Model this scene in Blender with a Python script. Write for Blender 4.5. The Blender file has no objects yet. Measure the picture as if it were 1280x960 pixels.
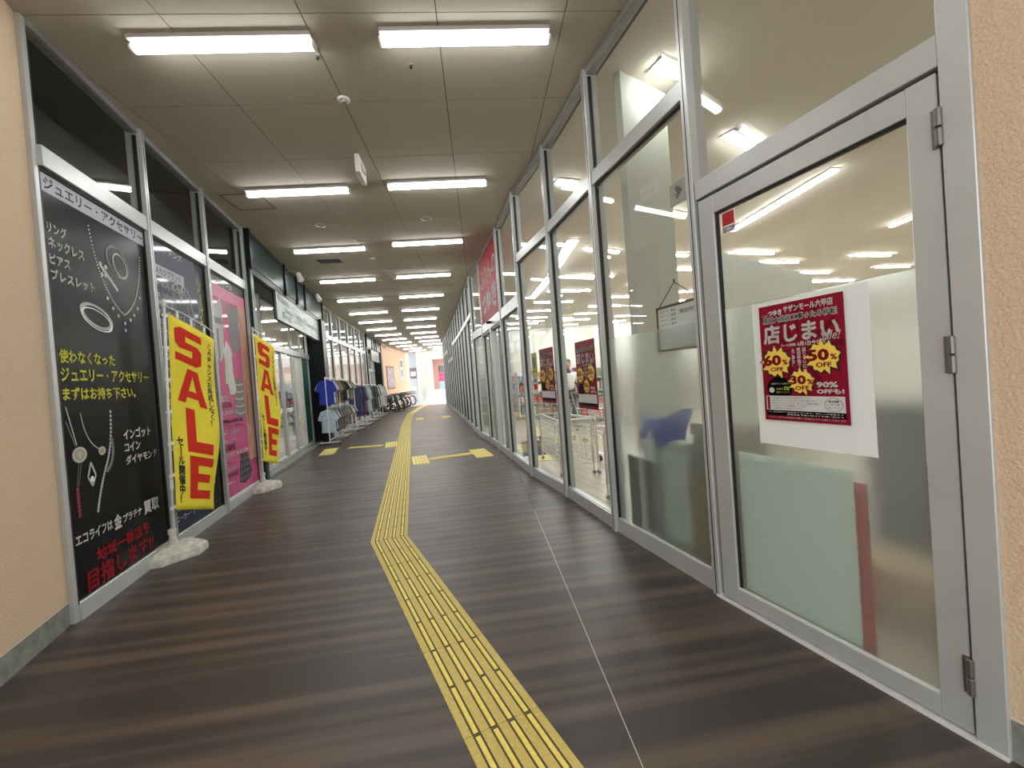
import bpy, bmesh, math, random
from mathutils import Vector, Matrix
random.seed(7)
sc = bpy.context.scene
COL = sc.collection

# ------------------------------------------------------------------ camera
F_PX, PITCH, ROLL, EYE = 518.0, -0.0155512, -0.07514607, 1.4
cam = bpy.data.objects.new('camera', bpy.data.cameras.new('camera'))
COL.objects.link(cam)
cam.data.sensor_fit = 'HORIZONTAL'; cam.data.sensor_width = 36.0
cam.data.lens = F_PX / 1280 * 36.0
cam.data.clip_start = 0.02; cam.data.clip_end = 300
cp, sp, cr, sr = math.cos(PITCH), math.sin(PITCH), math.cos(ROLL), math.sin(ROLL)
Fw = Vector((0, cp, sp)); U0 = Vector((0, -sp, cp)); X0 = Vector((1, 0, 0))
Xc = X0 * cr + U0 * sr; Uc = -X0 * sr + U0 * cr
cam.matrix_world = Matrix(((Xc.x, Uc.x, -Fw.x, 0), (Xc.y, Uc.y, -Fw.y, 0), (Xc.z, Uc.z, -Fw.z, EYE), (0, 0, 0, 1)))
sc.camera = cam

# ------------------------------------------------------------------ world, exposure
W = bpy.data.worlds.new('overcast'); sc.world = W; W.use_nodes = True
bg = W.node_tree.nodes['Background']
bg.inputs['Color'].default_value = (1.0, 0.985, 0.96, 1); bg.inputs['Strength'].default_value = 1.9
sc.view_settings.view_transform = 'Standard'; sc.view_settings.look = 'None'
sc.view_settings.exposure = 0.65; sc.view_settings.gamma = 1.0; sc.view_settings.use_curve_mapping = False
LAMP_E = 17.0      # ceiling tubes of the passage
STORE_E = 36.0      # tubes inside the shops

# ------------------------------------------------------------------ materials
MATS = {}
def mat(name, col, rough=0.5, metal=0.0, emit=0.0, coat=0.0, spec=0.5, bump=None, noise=None):
    if name in MATS: return MATS[name]
    m = bpy.data.materials.new(name); m.use_nodes = True; MATS[name] = m
    if name.endswith('_print'): spec = .14
    nt = m.node_tree; b = nt.nodes['Principled BSDF']
    c = (*col, 1)
    b.inputs['Base Color'].default_value = c; b.inputs['Roughness'].default_value = rough
    b.inputs['Metallic'].default_value = metal; b.inputs['Specular IOR Level'].default_value = spec
    b.inputs['Coat Weight'].default_value = coat; b.inputs['Coat Roughness'].default_value = 0.06
    if emit:
        b.inputs['Emission Color'].default_value = c; b.inputs['Emission Strength'].default_value = emit
    if noise or bump:
        tc = nt.nodes.new('ShaderNodeTexCoord')
    if noise:   # (scale, amount)
        n = nt.nodes.new('ShaderNodeTexNoise'); n.inputs['Scale'].default_value = noise[0]; n.inputs['Detail'].default_value = 5
        nt.links.new(tc.outputs['Object'], n.inputs['Vector'])
        r = nt.nodes.new('ShaderNodeValToRGB'); a = noise[1]
        r.color_ramp.elements[0].position = 0.3; r.color_ramp.elements[1].position = 0.7
        r.color_ramp.elements[0].color = (*[x * (1 - a) for x in col], 1)
        r.color_ramp.elements[1].color = (*[min(1, x * (1 + a)) for x in col], 1)
        nt.links.new(n.outputs['Fac'], r.inputs['Fac']); nt.links.new(r.outputs['Color'], b.inputs['Base Color'])
    if bump:    # (scale, strength, distance)
        n2 = nt.nodes.new('ShaderNodeTexNoise'); n2.inputs['Scale'].default_value = bump[0]; n2.inputs['Detail'].default_value = 3
        nt.links.new(tc.outputs['Object'], n2.inputs['Vector'])
        bp = nt.nodes.new('ShaderNodeBump'); bp.inputs['Strength'].default_value = bump[1]; bp.inputs['Distance'].default_value = bump[2]
        nt.links.new(n2.outputs['Fac'], bp.inputs['Height']); nt.links.new(bp.outputs['Normal'], b.inputs['Normal'])
    return m

def glass_mat(name, tint=(0.95, 0.965, 0.955), base=0.028, power=5.0):
    m = bpy.data.materials.new(name); m.use_nodes = True; nt = m.node_tree
    for n in list(nt.nodes): nt.nodes.remove(n)
    o = nt.nodes.new('ShaderNodeOutputMaterial'); mx = nt.nodes.new('ShaderNodeMixShader')
    t = nt.nodes.new('ShaderNodeBsdfTransparent'); t.inputs['Color'].default_value = (*tint, 1)
    g = nt.nodes.new('ShaderNodeBsdfGlossy'); g.inputs['Roughness'].default_value = 0.01
    lw = nt.nodes.new('ShaderNodeLayerWeight'); lw.inputs['Blend'].default_value = 0.5
    p = nt.nodes.new('ShaderNodeMath'); p.operation = 'POWER'; p.inputs[1].default_value = power
    q = nt.nodes.new('ShaderNodeMath'); q.operation = 'MULTIPLY_ADD'; q.inputs[1].default_value = 0.9; q.inputs[2].default_value = base
    nt.links.new(lw.outputs['Facing'], p.inputs[0]); nt.links.new(p.outputs[0], q.inputs[0])
    nt.links.new(q.outputs[0], mx.inputs['Fac']); nt.links.new(t.outputs[0], mx.inputs[1]); nt.links.new(g.outputs[0], mx.inputs[2])
    nt.links.new(mx.outputs[0], o.inputs['Surface'])
    return m
GLASS = glass_mat('clear_glass')
def frosted_mat():
    m = bpy.data.materials.new('frosted_film'); m.use_nodes = True; nt = m.node_tree
    for n in list(nt.nodes): nt.nodes.remove(n)
    o = nt.nodes.new('ShaderNodeOutputMaterial')
    r = nt.nodes.new('ShaderNodeBsdfRefraction'); r.inputs['IOR'].default_value = 1.3; r.inputs['Roughness'].default_value = 0.30
    r.inputs['Color'].default_value = (0.95, 0.98, 0.96, 1)
    t = nt.nodes.new('ShaderNodeBsdfTranslucent'); t.inputs['Color'].default_value = (0.8, 0.85, 0.83, 1)
    d = nt.nodes.new('ShaderNodeBsdfDiffuse'); d.inputs['Color'].default_value = (0.55, 0.6, 0.58, 1)
    g = nt.nodes.new('ShaderNodeBsdfGlossy'); g.inputs['Roughness'].default_value = 0.08
    a = nt.nodes.new('ShaderNodeMixShader'); a.inputs[0].default_value = 0.16
    b = nt.nodes.new('ShaderNodeMixShader'); b.inputs[0].default_value = 0.07
    c = nt.nodes.new('ShaderNodeMixShader')
    lw = nt.nodes.new('ShaderNodeLayerWeight'); lw.inputs['Blend'].default_value = 0.12
    nt.links.new(r.outputs[0], a.inputs[1]); nt.links.new(t.outputs[0], a.inputs[2])
    nt.links.new(a.outputs[0], b.inputs[1]); nt.links.new(d.outputs[0], b.inputs[2])
    nt.links.new(lw.outputs['Fresnel'], c.inputs[0]); nt.links.new(b.outputs[0], c.inputs[1]); nt.links.new(g.outputs[0], c.inputs[2])
    nt.links.new(c.outputs[0], o.inputs['Surface'])
    return m
FROST = frosted_mat()

ALU = mat('brushed_aluminium', (0.50, 0.525, 0.525), 0.36, 0.35, bump=(60, 0.05, 0.002), noise=(3, 0.06))
ALU_D = mat('dull_aluminium', (0.30, 0.31, 0.31), 0.45, 0.3, noise=(8, 0.1))
GASKET = mat('black_rubber', (0.012, 0.012, 0.013), 0.5)
BLACKM = mat('black_metal', (0.007, 0.011, 0.010), 0.4, spec=.15)
GREENM = mat('dark_green_panel', (0.012, 0.034, 0.027), 0.32, 0.0, spec=.16, noise=(2, 0.15))
STUCCO = mat('tan_stucco', (0.60, 0.455, 0.32), 0.85, bump=(95, 0.55, 0.01), noise=(160, 0.10))
BASEG = mat('grey_stone_base', (0.20, 0.21, 0.19), 0.55, noise=(14, 0.30))
CEILM = mat('ceiling_board', (0.42, 0.39, 0.32), 0.9, bump=(140, 0.12, 0.004), noise=(220, 0.06))
WHITEP = mat('white_plastic', (0.70, 0.71, 0.68), 0.45)
WHITEM = mat('white_metal', (0.74, 0.74, 0.72), 0.35)
WALLW = mat('store_white_wall', (0.78, 0.78, 0.74), 0.8, noise=(2, 0.04))
STCEIL = mat('store_ceiling_board', (0.60, 0.56, 0.49), 0.9, noise=(120, 0.04))
DARKIN = mat('dark_backing', (0.035, 0.04, 0.04), 0.5)
YEL = mat('tactile_yellow', (0.60, 0.48, 0.13), 0.6, noise=(60, 0.10), bump=(80, 0.15, 0.001))
YELB = mat('tactile_bar_yellow', (0.86, 0.71, 0.16), 0.5, noise=(45, 0.08))
SHADE_GRIME = mat('tactile_shade_grime', (0.085, 0.070, 0.03), 0.8)
PEACH = mat('peach_siding', (0.72, 0.50, 0.34), 0.7, noise=(1.5, 0.06))
LAMPM = mat('tube_light', (1.0, 1.0, 0.985), 0.4, emit=LAMP_E)
SLAMPM = mat('store_tube_light', (1.0, 1.0, 0.98), 0.4, emit=STORE_E)
CHROME = mat('chrome', (0.7, 0.7, 0.7), 0.15, 1.0)
BLACKP = mat('black_print', (0.004, 0.004, 0.005), 0.25, coat=0.0)
NAVYP = mat('navy_print', (0.012, 0.02, 0.055), 0.4, coat=0.35)
WHT = mat('white_print', (0.80, 0.80, 0.78), 0.5)
YELT = mat('yellow_print', (0.85, 0.83, 0.10), 0.5)
REDT = mat('dark_red_print', (0.42, 0.02, 0.03), 0.5)
BLKT = mat('black_letter', (0.01, 0.01, 0.012), 0.5)
SILV = mat('silver_print', (0.42, 0.43, 0.44), 0.4)
SILVD = mat('dark_silver_print', (0.16, 0.165, 0.17), 0.4)
BANDP = mat('pale_blue_print', (0.44, 0.47, 0.54), 0.5)
PINKP = mat('pink_print', (0.50, 0.07, 0.22), 0.45, coat=0.35)
PINKL = mat('light_pink_print', (0.66, 0.24, 0.38), 0.45)
FLAGY = mat('yellow_cloth', (0.80, 0.68, 0.04), 0.75, noise=(6, 0.06))
FLAGR = mat('red_cloth_print', (0.60, 0.035, 0.02), 0.75)
ORANGE = mat('orange_print', (0.75, 0.42, 0.10), 0.5)
CRIM = mat('crimson_print', (0.24, 0.006, 0.028), 0.35, coat=0.1)
CRIMD = mat('dark_crimson_print', (0.14, 0.004, 0.016), 0.35)
GREYP = mat('grey_print', (0.22, 0.22, 0.23), 0.5)

# floor: printed vinyl, bands running across the passage
GA = math.radians(4.4)       # the ceiling and floor grid is turned by this angle
def floor_mat():
    m = bpy.data.materials.new('printed_vinyl_floor'); m.use_nodes = True; nt = m.node_tree
    b = nt.nodes['Principled BSDF']; L = nt.links.new
    tc = nt.nodes.new('ShaderNodeTexCoord')
    mp = nt.nodes.new('ShaderNodeMapping'); mp.inputs['Rotation'].default_value = (0, 0, -GA * 1.6)
    L(tc.outputs['Object'], mp.inputs['Vector'])
    sx = nt.nodes.new('ShaderNodeSeparateXYZ'); L(mp.outputs[0], sx.inputs[0])
    def stripes(width, xs, seed):
        fl = nt.nodes.new('ShaderNodeMath'); fl.operation = 'MULTIPLY'; fl.inputs[1].default_value = 1 / width; L(sx.outputs['Y'], fl.inputs[0])
        mx = nt.nodes.new('ShaderNodeMath'); mx.operation = 'MULTIPLY'; mx.inputs[1].default_value = xs; L(sx.outputs['X'], mx.inputs[0])
        cb = nt.nodes.new('ShaderNodeCombineXYZ'); L(mx.outputs[0], cb.inputs['X']); L(fl.outputs[0], cb.inputs['Y']); cb.inputs['Z'].default_value = seed
        n = nt.nodes.new('ShaderNodeTexNoise'); n.inputs['Scale'].default_value = 1.0; n.inputs['Detail'].default_value = 0.4
        L(cb.outputs[0], n.inputs['Vector']); return n
    n1 = stripes(0.085, 0.28, 1.0); n2 = stripes(0.03, 0.6, 5.0)
    mix = nt.nodes.new('ShaderNodeMath'); mix.operation = 'MULTIPLY_ADD'; mix.inputs[1].default_value = 0.20; L(n2.outputs['Fac'], mix.inputs[0]); L(n1.outputs['Fac'], mix.inputs[2])
    r = nt.nodes.new('ShaderNodeValToRGB'); e = r.color_ramp.elements
    e[0].position = 0.46; e[0].color = (0.056, 0.046, 0.043, 1); e[1].position = 0.74; e[1].color = (0.125, 0.092, 0.072, 1)
    x = e.new(0.545); x.color = (0.064, 0.052, 0.047, 1); x = e.new(0.575); x.color = (0.084, 0.064, 0.054, 1); x = e.new(0.65); x.color = (0.096, 0.071, 0.058, 1)
    L(mix.outputs[0], r.inputs['Fac'])
    # fine embossed dashes
    br = nt.nodes.new('ShaderNodeTexBrick'); br.inputs['Scale'].default_value = 26
    br.inputs['Brick Width'].default_value = 0.28; br.inputs['Row Height'].default_value = 0.12; br.inputs['Mortar Size'].default_value = 0.03
    br.inputs['Color1'].default_value = (1, 1, 1, 1); br.inputs['Color2'].default_value = (0.9, 0.9, 0.9, 1); br.inputs['Mortar'].default_value = (0.72, 0.72, 0.72, 1)
    L(mp.outputs[0], br.inputs['Vector'])
    mc = nt.nodes.new('ShaderNodeMix'); mc.data_type = 'RGBA'; mc.blend_type = 'MULTIPLY'; mc.inputs['Factor'].default_value = 0.7
    L(r.outputs['Color'], mc.inputs['A']); L(br.outputs['Color'], mc.inputs['B'])
    # scuffs
    n3 = nt.nodes.new('ShaderNodeTexNoise'); n3.inputs['Scale'].default_value = 2.2; n3.inputs['Detail'].default_value = 6; L(tc.outputs['Object'], n3.inputs['Vector'])
    mr = nt.nodes.new('ShaderNodeMapRange'); mr.inputs['To Min'].default_value = 0.30; mr.inputs['To Max'].default_value = 0.50; L(n3.outputs['Fac'], mr.inputs['Value'])
    L(mr.outputs[0], b.inputs['Roughness']); L(mc.outputs['Result'], b.inputs['Base Color'])
    bp = nt.nodes.new('ShaderNodeBump'); bp.inputs['Strength'].default_value = 0.25; bp.inputs['Distance'].default_value = 0.001
    L(br.outputs['Fac'], bp.inputs['Height']); bp.invert = True; L(bp.outputs[0], b.inputs['Normal'])
    b.inputs['Specular IOR Level'].default_value = 0.45
    return m
FLOORM = floor_mat()
def plank_mat():
    m = bpy.data.materials.new('store_floor_planks'); m.use_nodes = True; nt = m.node_tree; b = nt.nodes['Principled BSDF']
    tc = nt.nodes.new('ShaderNodeTexCoord'); mp = nt.nodes.new('ShaderNodeMapping'); mp.inputs['Rotation'].default_value = (0, 0, 1.25)
    br = nt.nodes.new('ShaderNodeTexBrick'); br.inputs['Scale'].default_value = 1.0; br.inputs['Brick Width'].default_value = 0.9; br.inputs['Row Height'].default_value = 0.15; br.inputs['Mortar Size'].default_value = 0.004
    br.inputs['Color1'].default_value = (0.60, 0.53, 0.42, 1); br.inputs['Color2'].default_value = (0.53, 0.465, 0.365, 1); br.inputs['Mortar'].default_value = (0.2, 0.18, 0.14, 1)
    nt.links.new(tc.outputs['Object'], mp.inputs[0]); nt.links.new(mp.outputs[0], br.inputs['Vector']); nt.links.new(br.outputs['Color'], b.inputs['Base Color'])
    b.inputs['Roughness'].default_value = 0.22
    return m
PLANK = plank_mat()

# ------------------------------------------------------------------ helpers
def tag(o, label=None, cat=None, group=None, kind=None):
    if label: o['label'] = label
    if cat: o['category'] = cat
    if group: o['group'] = group
    if kind: o['kind'] = kind
    return o
def empty(name, loc=(0, 0, 0), rz=0.0, label=None, cat=None, group=None, kind=None, parent=None):
    o = bpy.data.objects.new(name, None); COL.objects.link(o); o.empty_display_size = 0.1
    o.location = loc; o.rotation_euler = (0, 0, rz)
    if parent: o.parent = parent
    return tag(o, label, cat, group, kind)
class MB:
    """collects faces; build() links them as one mesh object"""
    def __init__(s): s.v = []; s.f = []
    def add(s, vs, fs):
        n = len(s.v); s.v += [tuple(v) for v in vs]; s.f += [tuple(i + n for i in f) for f in fs]; return s
    def box(s, x0, x1, y0, y1, z0, z1):
        vs = [(x0, y0, z0), (x1, y0, z0), (x1, y1, z0), (x0, y1, z0), (x0, y0, z1), (x1, y0, z1), (x1, y1, z1), (x0, y1, z1)]
        return s.add(vs, [(3, 2, 1, 0), (4, 5, 6, 7), (0, 1, 5, 4), (1, 2, 6, 5), (2, 3, 7, 6), (3, 0, 4, 7)])
    def cbox(s, x0, x1, y0, y1, z0, z1, b=0.004):
        """box with chamfered long edges on all sides"""
        xs = (x0, x0 + b, x1 - b, x1); ys = (y0, y0 + b, y1 - b, y1); zs = (z0, z0 + b, z1 - b, z1)
        bm = bmesh.new(); r = bmesh.ops.create_cube(bm, size=1)
        for v in bm.verts: v.co = ((x0 + x1) / 2 + v.co.x * (x1 - x0), (y0 + y1) / 2 + v.co.y * (y1 - y0), (z0 + z1) / 2 + v.co.z * (z1 - z0))
        bmesh.ops.bevel(bm, geom=list(bm.edges), offset=b, segments=1, affect='EDGES')
        bm.verts.index_update(); s.add([v.co[:] for v in bm.verts], [[v.index for v in f.verts] for f in bm.faces]); bm.free(); return s
    def prism(s, pts, axis, a, b):
        """2D outline extruded along an axis: 'x': pts=(y,z); 'y': (x,z); 'z': (x,y)"""
        def P(p, t): return {'x': (t, p[0], p[1]), 'y': (p[0], t, p[1]), 'z': (p[0], p[1], t)}[axis]
        n = len(pts); vs = [P(p, a) for p in pts] + [P(p, b) for p in pts]
        fs = [tuple(range(n)), tuple(range(2 * n - 1, n - 1, -1))] + [(i, i + n, (i + 1) % n + n, (i + 1) % n) for i in range(n)]
        return s.add(vs, fs)
    def tube(s, path, r, n=8, closed=False, cap=True):
        path = [Vector(p) for p in path]; rings = []; m = len(path)
        for i, p in enumerate(path):
            d = (path[(i + 1) % m] - path[i - 1]) if closed else (path[min(i + 1, m - 1)] - path[max(i - 1, 0)])
            d.normalize(); a = Vector((0, 0, 1)) if abs(d.z) < 0.9 else Vector((1, 0, 0))
            u = d.cross(a).normalized(); w = d.cross(u)
            rr = r[i] if isinstance(r, (list, tuple)) else r
            rings.append([p + (u * math.cos(2 * math.pi * k / n) + w * math.sin(2 * math.pi * k / n)) * rr for k in range(n)])
        vs = [v for g in rings for v in g]; fs = []
        for i in range(m if closed else m - 1):
            j = (i + 1) % m
            for k in range(n): fs.append((i * n + k, i * n + (k + 1) % n, j * n + (k + 1) % n, j * n + k))
        if cap and not closed: fs += [tuple(range(n - 1, -1, -1)), tuple((m - 1) * n + k for k in range(n))]
        return s.add(vs, fs)
    def lathe(s, prof, cx=0, cy=0, n=20, z0=0.0):
        vs = []; fs = []; m = len(prof)
        for r, z in prof:
            vs += [(cx + r * math.cos(2 * math.pi * k / n), cy + r * math.sin(2 * math.pi * k / n), z0 + z) for k in range(n)]
        for i in range(m - 1):
            for k in range(n): fs.append((i * n + k, i * n + (k + 1) % n, (i + 1) * n + (k + 1) % n, (i + 1) * n + k))
        fs += [tuple(range(n - 1, -1, -1)), tuple((m - 1) * n + k for k in range(n))]
        return s.add(vs, fs)
    def mesh(s, name, m, smooth=False):
        me = bpy.data.meshes.new(name); me.from_pydata(s.v, [], s.f)
        if m: me.materials.append(m)
        bm = bmesh.new(); bm.from_mesh(me); bmesh.ops.recalc_face_normals(bm, faces=bm.faces); bm.to_mesh(me); bm.free()
        if smooth: me.polygons.foreach_set('use_smooth', [True] * len(me.polygons))
        me.update(); return me
    def build(s, name, m, parent=None, smooth=False, kind=None, **kw):
        o = bpy.data.objects.new(name, s.mesh(name, m, smooth)); COL.objects.link(o)
        if parent: o.parent = parent
        if kind: o['kind'] = kind
        return tag(o, kw.get('label'), kw.get('cat'), kw.get('group'))
def box(name, m, parent, *a, **kw): return MB().box(*a).build(name, m, parent, **kw)
def link_copy(o, parent=None):
    c = o.copy(); COL.objects.link(c)
    if parent: c.parent = parent
    return c
def copy_tree(o, parent=None):
    c = link_copy(o, parent)
    for ch in list(o.children): copy_tree(ch, c)
    return c

# ---- flat print: everything on a poster lives in poster coordinates (x to the reader's right, z up, -y towards the reader)
def text_mesh(s, bold=0.0, vertical=False, shear=0.0, space=1.0):
    cu = bpy.data.curves.new('lettering', 'FONT')
    cu.body = '\n'.join(s.replace('ー', '丨')) if vertical else s
    cu.size = 1.0; cu.resolution_u = 2 if len(s) < 6 else 1; cu.shear = shear; cu.space_character = space
    if vertical: cu.align_x = 'CENTER'; cu.space_line = 0.95
    ob = bpy.data.objects.new('lettering', cu)
    me = bpy.data.meshes.new_from_object(ob)
    bpy.data.objects.remove(ob); bpy.data.curves.remove(cu)
    if bold > .008 and len(me.vertices):      # heavier strokes: the glyphs printed again, slightly shifted
        vs = [v.co.copy() for v in me.vertices]; fs = [tuple(p.vertices) for p in me.polygons]; V = []; F = []
        for dx, dy in ((-1, 0), (1, 0), (0, -1), (0, 1), (-.7, -.7), (.7, .7)):
            n = len(V); V += [(v.x + dx * bold, v.y + dy * bold, 0) for v in vs]; F += [tuple(i + n for i in f) for f in fs]
        bpy.data.meshes.remove(me); me = bpy.data.meshes.new('lettering'); me.from_pydata(V, [], F)
    return me
class Poster:
    def __init__(s, parent, y=0.0): s.p = parent; s.y = y
    def yy(s, layer): return s.y - 0.0012 * layer
    def poly(s, name, pts, m, layer=1, **kw):
        y = s.yy(layer); o = MB().add([(p[0], y, p[1]) for p in pts], [tuple(range(len(pts)))]).build(name, m, s.p, **kw); return o
    def rect(s, name, x0, x1, z0, z1, m, layer=1, **kw): return s.poly(name, [(x0, z0), (x1, z0), (x1, z1), (x0, z1)], m, layer, **kw)
    def sheet(s, name, x0, x1, z0, z1, m, th=0.002, **kw): return MB().box(x0, x1, s.y, s.y + th, z0, z1).build(name, m, s.p, **kw)
    def ellipse(s, name, cx, cz, rx, rz, m, layer=1, n=28, ri=0.0, rot=0.0, **kw):
        y = s.yy(layer); c, d = math.cos(rot), math.sin(rot)
        def P(k, f): a = 2 * math.pi * k / n; u = rx * f * math.cos(a); v = rz * f * math.sin(a); return (cx + u * c - v * d, y, cz + u * d + v * c)
        if ri: return MB().add([P(k, 1) for k in range(n)] + [P(k, ri) for k in range(n)], [(k, (k + 1) % n, n + (k + 1) % n, n + k) for k in range(n)]).build(name, m, s.p, **kw)
        return MB().add([P(k, 1) for k in range(n)], [tuple(range(n))]).build(name, m, s.p, **kw)
    def beads(s, name, pts, r, m, layer=2):
        b = MB(); y = s.yy(layer)
        for (x, z) in pts: b.add([(x + r * math.cos(k * math.pi / 3), y, z + r * math.sin(k * math.pi / 3)) for k in range(6)], [tuple(range(6))])
        return b.build(name, m, s.p)
    def stroke(s, name, pts, w, m, layer=2, closed=False):
        b = MB(); y = s.yy(layer); pr = list(zip(pts, pts[1:] + ([pts[0]] if closed else [])))
        if not closed: pr = list(zip(pts, pts[1:]))
        for (a, c) in pr:
            d = Vector((c[0] - a[0], c[1] - a[1])); L = d.length or 1; nx, nz = -d.y / L * w / 2, d.x / L * w / 2
            b.add([(a[0] + nx, y, a[1] + nz), (c[0] + nx, y, c[1] + nz), (c[0] - nx, y, c[1] - nz), (a[0] - nx, y, a[1] - nz)], [(0, 1, 2, 3)])
        return b.build(name, m, s.p)
    def text(s, body, x0, x1, z0, z1, m, layer=2, bold=0.0, vertical=False, shear=0.0, slope=0.0, name='lettering'):
        me = text_mesh(body, bold, vertical, shear)
        if not len(me.vertices): return None
        xs = [v.co.x for v in me.vertices]; ys = [v.co.y for v in me.vertices]
        ax, bx, ay, by = min(xs), max(xs), min(ys), max(ys)
        y = s.yy(layer); kx = (x1 - x0) / max(bx - ax, 1e-6); kz = (z1 - z0) / max(by - ay, 1e-6)
        for v in me.vertices:
            X = x0 + (v.co.x - ax) * kx; Z = z0 + (v.co.y - ay) * kz + slope * (X - x0)
            v.co = (X, y, Z)
        me.materials.clear(); me.materials.append(m)
        o = bpy.data.objects.new(name, me); COL.objects.link(o); o.parent = s.p
        return o
def star(cx, cz, R, r, n, sx=1.0):
    return [(cx + sx * (R if k % 2 == 0 else r) * (1 + 0.12 * math.sin(k * 2.3)) * math.cos(math.pi * k / n + 0.2), cz + (R if k % 2 == 0 else r) * (1 + 0.12 * math.sin(k * 2.3)) * math.sin(math.pi * k / n + 0.2)) for k in range(2 * n)]

# ------------------------------------------------------------------ plan
HC = 3.975
RW = [(1.584, 1.43), (1.187, 2.49), (.842, 3.6), (.56, 4.71), (.215, 5.83), (-.07, 7.1), (-.52, 9.1), (-.85, 10.25)]
x, y = RW[-1]
for k in range(14):
    s_ = 0.195 if y < 14.5 else (0.21 if y < 18 else 0.215)
    y += 1.15; x -= s_ * 1.15; RW.append((round(x, 3), round(y, 3)))
LW = [(-3.0, 2.73), (-3.335, 3.91), (-3.635, 5.07), (-3.95, 6.3), (-5.42, 12.0), (-5.86, 14.3), (-6.3, 16.8), (-6.8, 19.5), (-7.63, 24.3), (-7.9, 27.5), (-8.1, 32.2)]
def interp(P, y):
    for a, b in zip(P, P[1:]):
        if y <= b[1]: break
    if y < P[0][1]: a, b = P[0], P[1]
    t = (y - a[1]) / (b[1] - a[1]); return a[0] + t * (b[0] - a[0])
def lx(y): return interp(LW, y)
def rx(y): return interp(RW, y)
def frame_at(a, b, side):
    """rotation so local x is the reader's right and local -y the passage; side 'L' or 'R'"""
    d = Vector((b[0] - a[0], b[1] - a[1])); L = d.length
    if side == 'R': d = -d
    return math.atan2(d.y, d.x), L
# ------------------------------------------------------------------ floor
def ribbon(name, m, ys, fa, fb, z0, z1, parent=None, **kw):
    """slab between two curves x=fa(y), x=fb(y)"""
    b = MB()
    for y0, y1 in zip(ys, ys[1:]):
        a0, a1, c0, c1 = fa(y0), fa(y1), fb(y0), fb(y1)
        b.add([(a0, y0, z0), (c0, y0, z0), (c1, y1, z0), (a1, y1, z0), (a0, y0, z1), (c0, y0, z1), (c1, y1, z1), (a1, y1, z1)],
              [(0, 3, 2, 1), (4, 5, 6, 7), (0, 1, 5, 4), (2, 3, 7, 6), (1, 2, 6, 5), (3, 0, 4, 7)])
    return b.build(name, m, parent, **kw)
def frange(a, b, n): return [a + (b - a) * i / n for i in range(n + 1)]
ftop = empty('floor', (0, 0, 0), kind='structure')
seam1 = lambda y: 0.47 - 0.078 * y if y < 20 else -1.09 - 0.2 * (y - 20)
seamL = lambda y: max(lx(y) + 0.25, -1.75 - 0.078 * y) if y > 2.7 else -1.75 - 0.078 * y
def lfl(y): return -3.6 if y < 2.7 else lx(y) - 0.45
def rfl(y): return 2.4 if y < 1.4 else rx(y) + 0.02
ys = frange(-6, 27.2, 83)
ribbon('subfloor', BASEG, [-6, 27.2], lambda y: -8.2, lambda y: 2.4, -0.12, -0.01, ftop)
ribbon('vinyl_sheet', FLOORM, ys, lfl, lambda y: seam1(y) - 0.002, -0.01, 0.0, ftop)
ribbon('vinyl_sheet', FLOORM, ys, lambda y: seam1(y) + 0.002, rfl, -0.01, 0.0, ftop)
ribbon('seam_filler', mat('pale_seam', (0.5, 0.47, 0.43), 0.5), [1.0, 4.3], lambda y: seam1(y) - 0.002, lambda y: seam1(y) + 0.002, -0.008, 0.0004, ftop)

# tactile guide path
tp = empty('tactile_paving', (0, 0, 0), label='yellow tactile guide path of raised bars winding down the floor', cat='tactile paving')
PC = [(0.95, -0.47), (-1.235, 3.80), (-2.25, 8.05), (-3.93, 15.0), (-5.05, 20.2), (-5.72, 25.5), (-5.75, 27.1)]
HWD = 0.163
def offs(P, d):
    out = []
    for i, p in enumerate(P):
        a = Vector(P[max(i - 1, 0)]); b = Vector(P[min(i + 1, len(P) - 1)]); c = Vector(p)
        t1 = (c - a).normalized() if i else (b - c).normalized(); t2 = (b - c).normalized() if i < len(P) - 1 else t1
        n1 = Vector((t1.y, -t1.x)); n2 = Vector((t2.y, -t2.x)); n = (n1 + n2).normalized(); k = d / max(n.dot(n1), 0.3)
        out.append(c + n * k)
    return out
eL, eR = offs(PC, -HWD), offs(PC, HWD)
for i in range(len(PC) - 1):      # base strip tiles, one per 0.6 m
    n = max(1, round((Vector(PC[i + 1]) - Vector(PC[i])).length / 0.6))
    for k in range(n):
        a, b = k / n, (k + 1) / n; g = 0.0015 / ((Vector(PC[i + 1]) - Vector(PC[i])).length)
        q = [eL[i].lerp(eL[i + 1], a + g), eR[i].lerp(eR[i + 1], a + g), eR[i].lerp(eR[i + 1], b - g), eL[i].lerp(eL[i + 1], b - g)]
        MB().prism([(p.x, p.y) for p in q], 'z', 0.0003, 0.003).build('base_strip', YEL, tp)
def bar_mesh(L, w=0.021, h=0.005):
    b = MB(); t = w * 0.62
    vs = [(-w / 2, 0, 0), (w / 2, 0, 0), (w / 2, L, 0), (-w / 2, L, 0), (-t / 2, .006, h), (t / 2, .006, h), (t / 2, L - .006, h), (-t / 2, L - .006, h)]
    b.add(vs, [(4, 5, 6, 7), (0, 1, 5, 4), (1, 2, 6, 5), (2, 3, 7, 6), (3, 0, 4, 7)]); k = .0075
    b.add([(-w / 2 - k, -k, .0006), (w / 2 + k, -k, .0006), (w / 2 + k, L + k, .0006), (-w / 2 - k, L + k, .0006)], [(0, 1, 2, 3)])  # dark skirt paints in the shadow and grime round each bar
    me = b.mesh('bar', YELB); me.materials.append(SHADE_GRIME); me.polygons[5].material_index = 1; return me
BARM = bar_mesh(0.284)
nb = 0; rest = MB()
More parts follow.
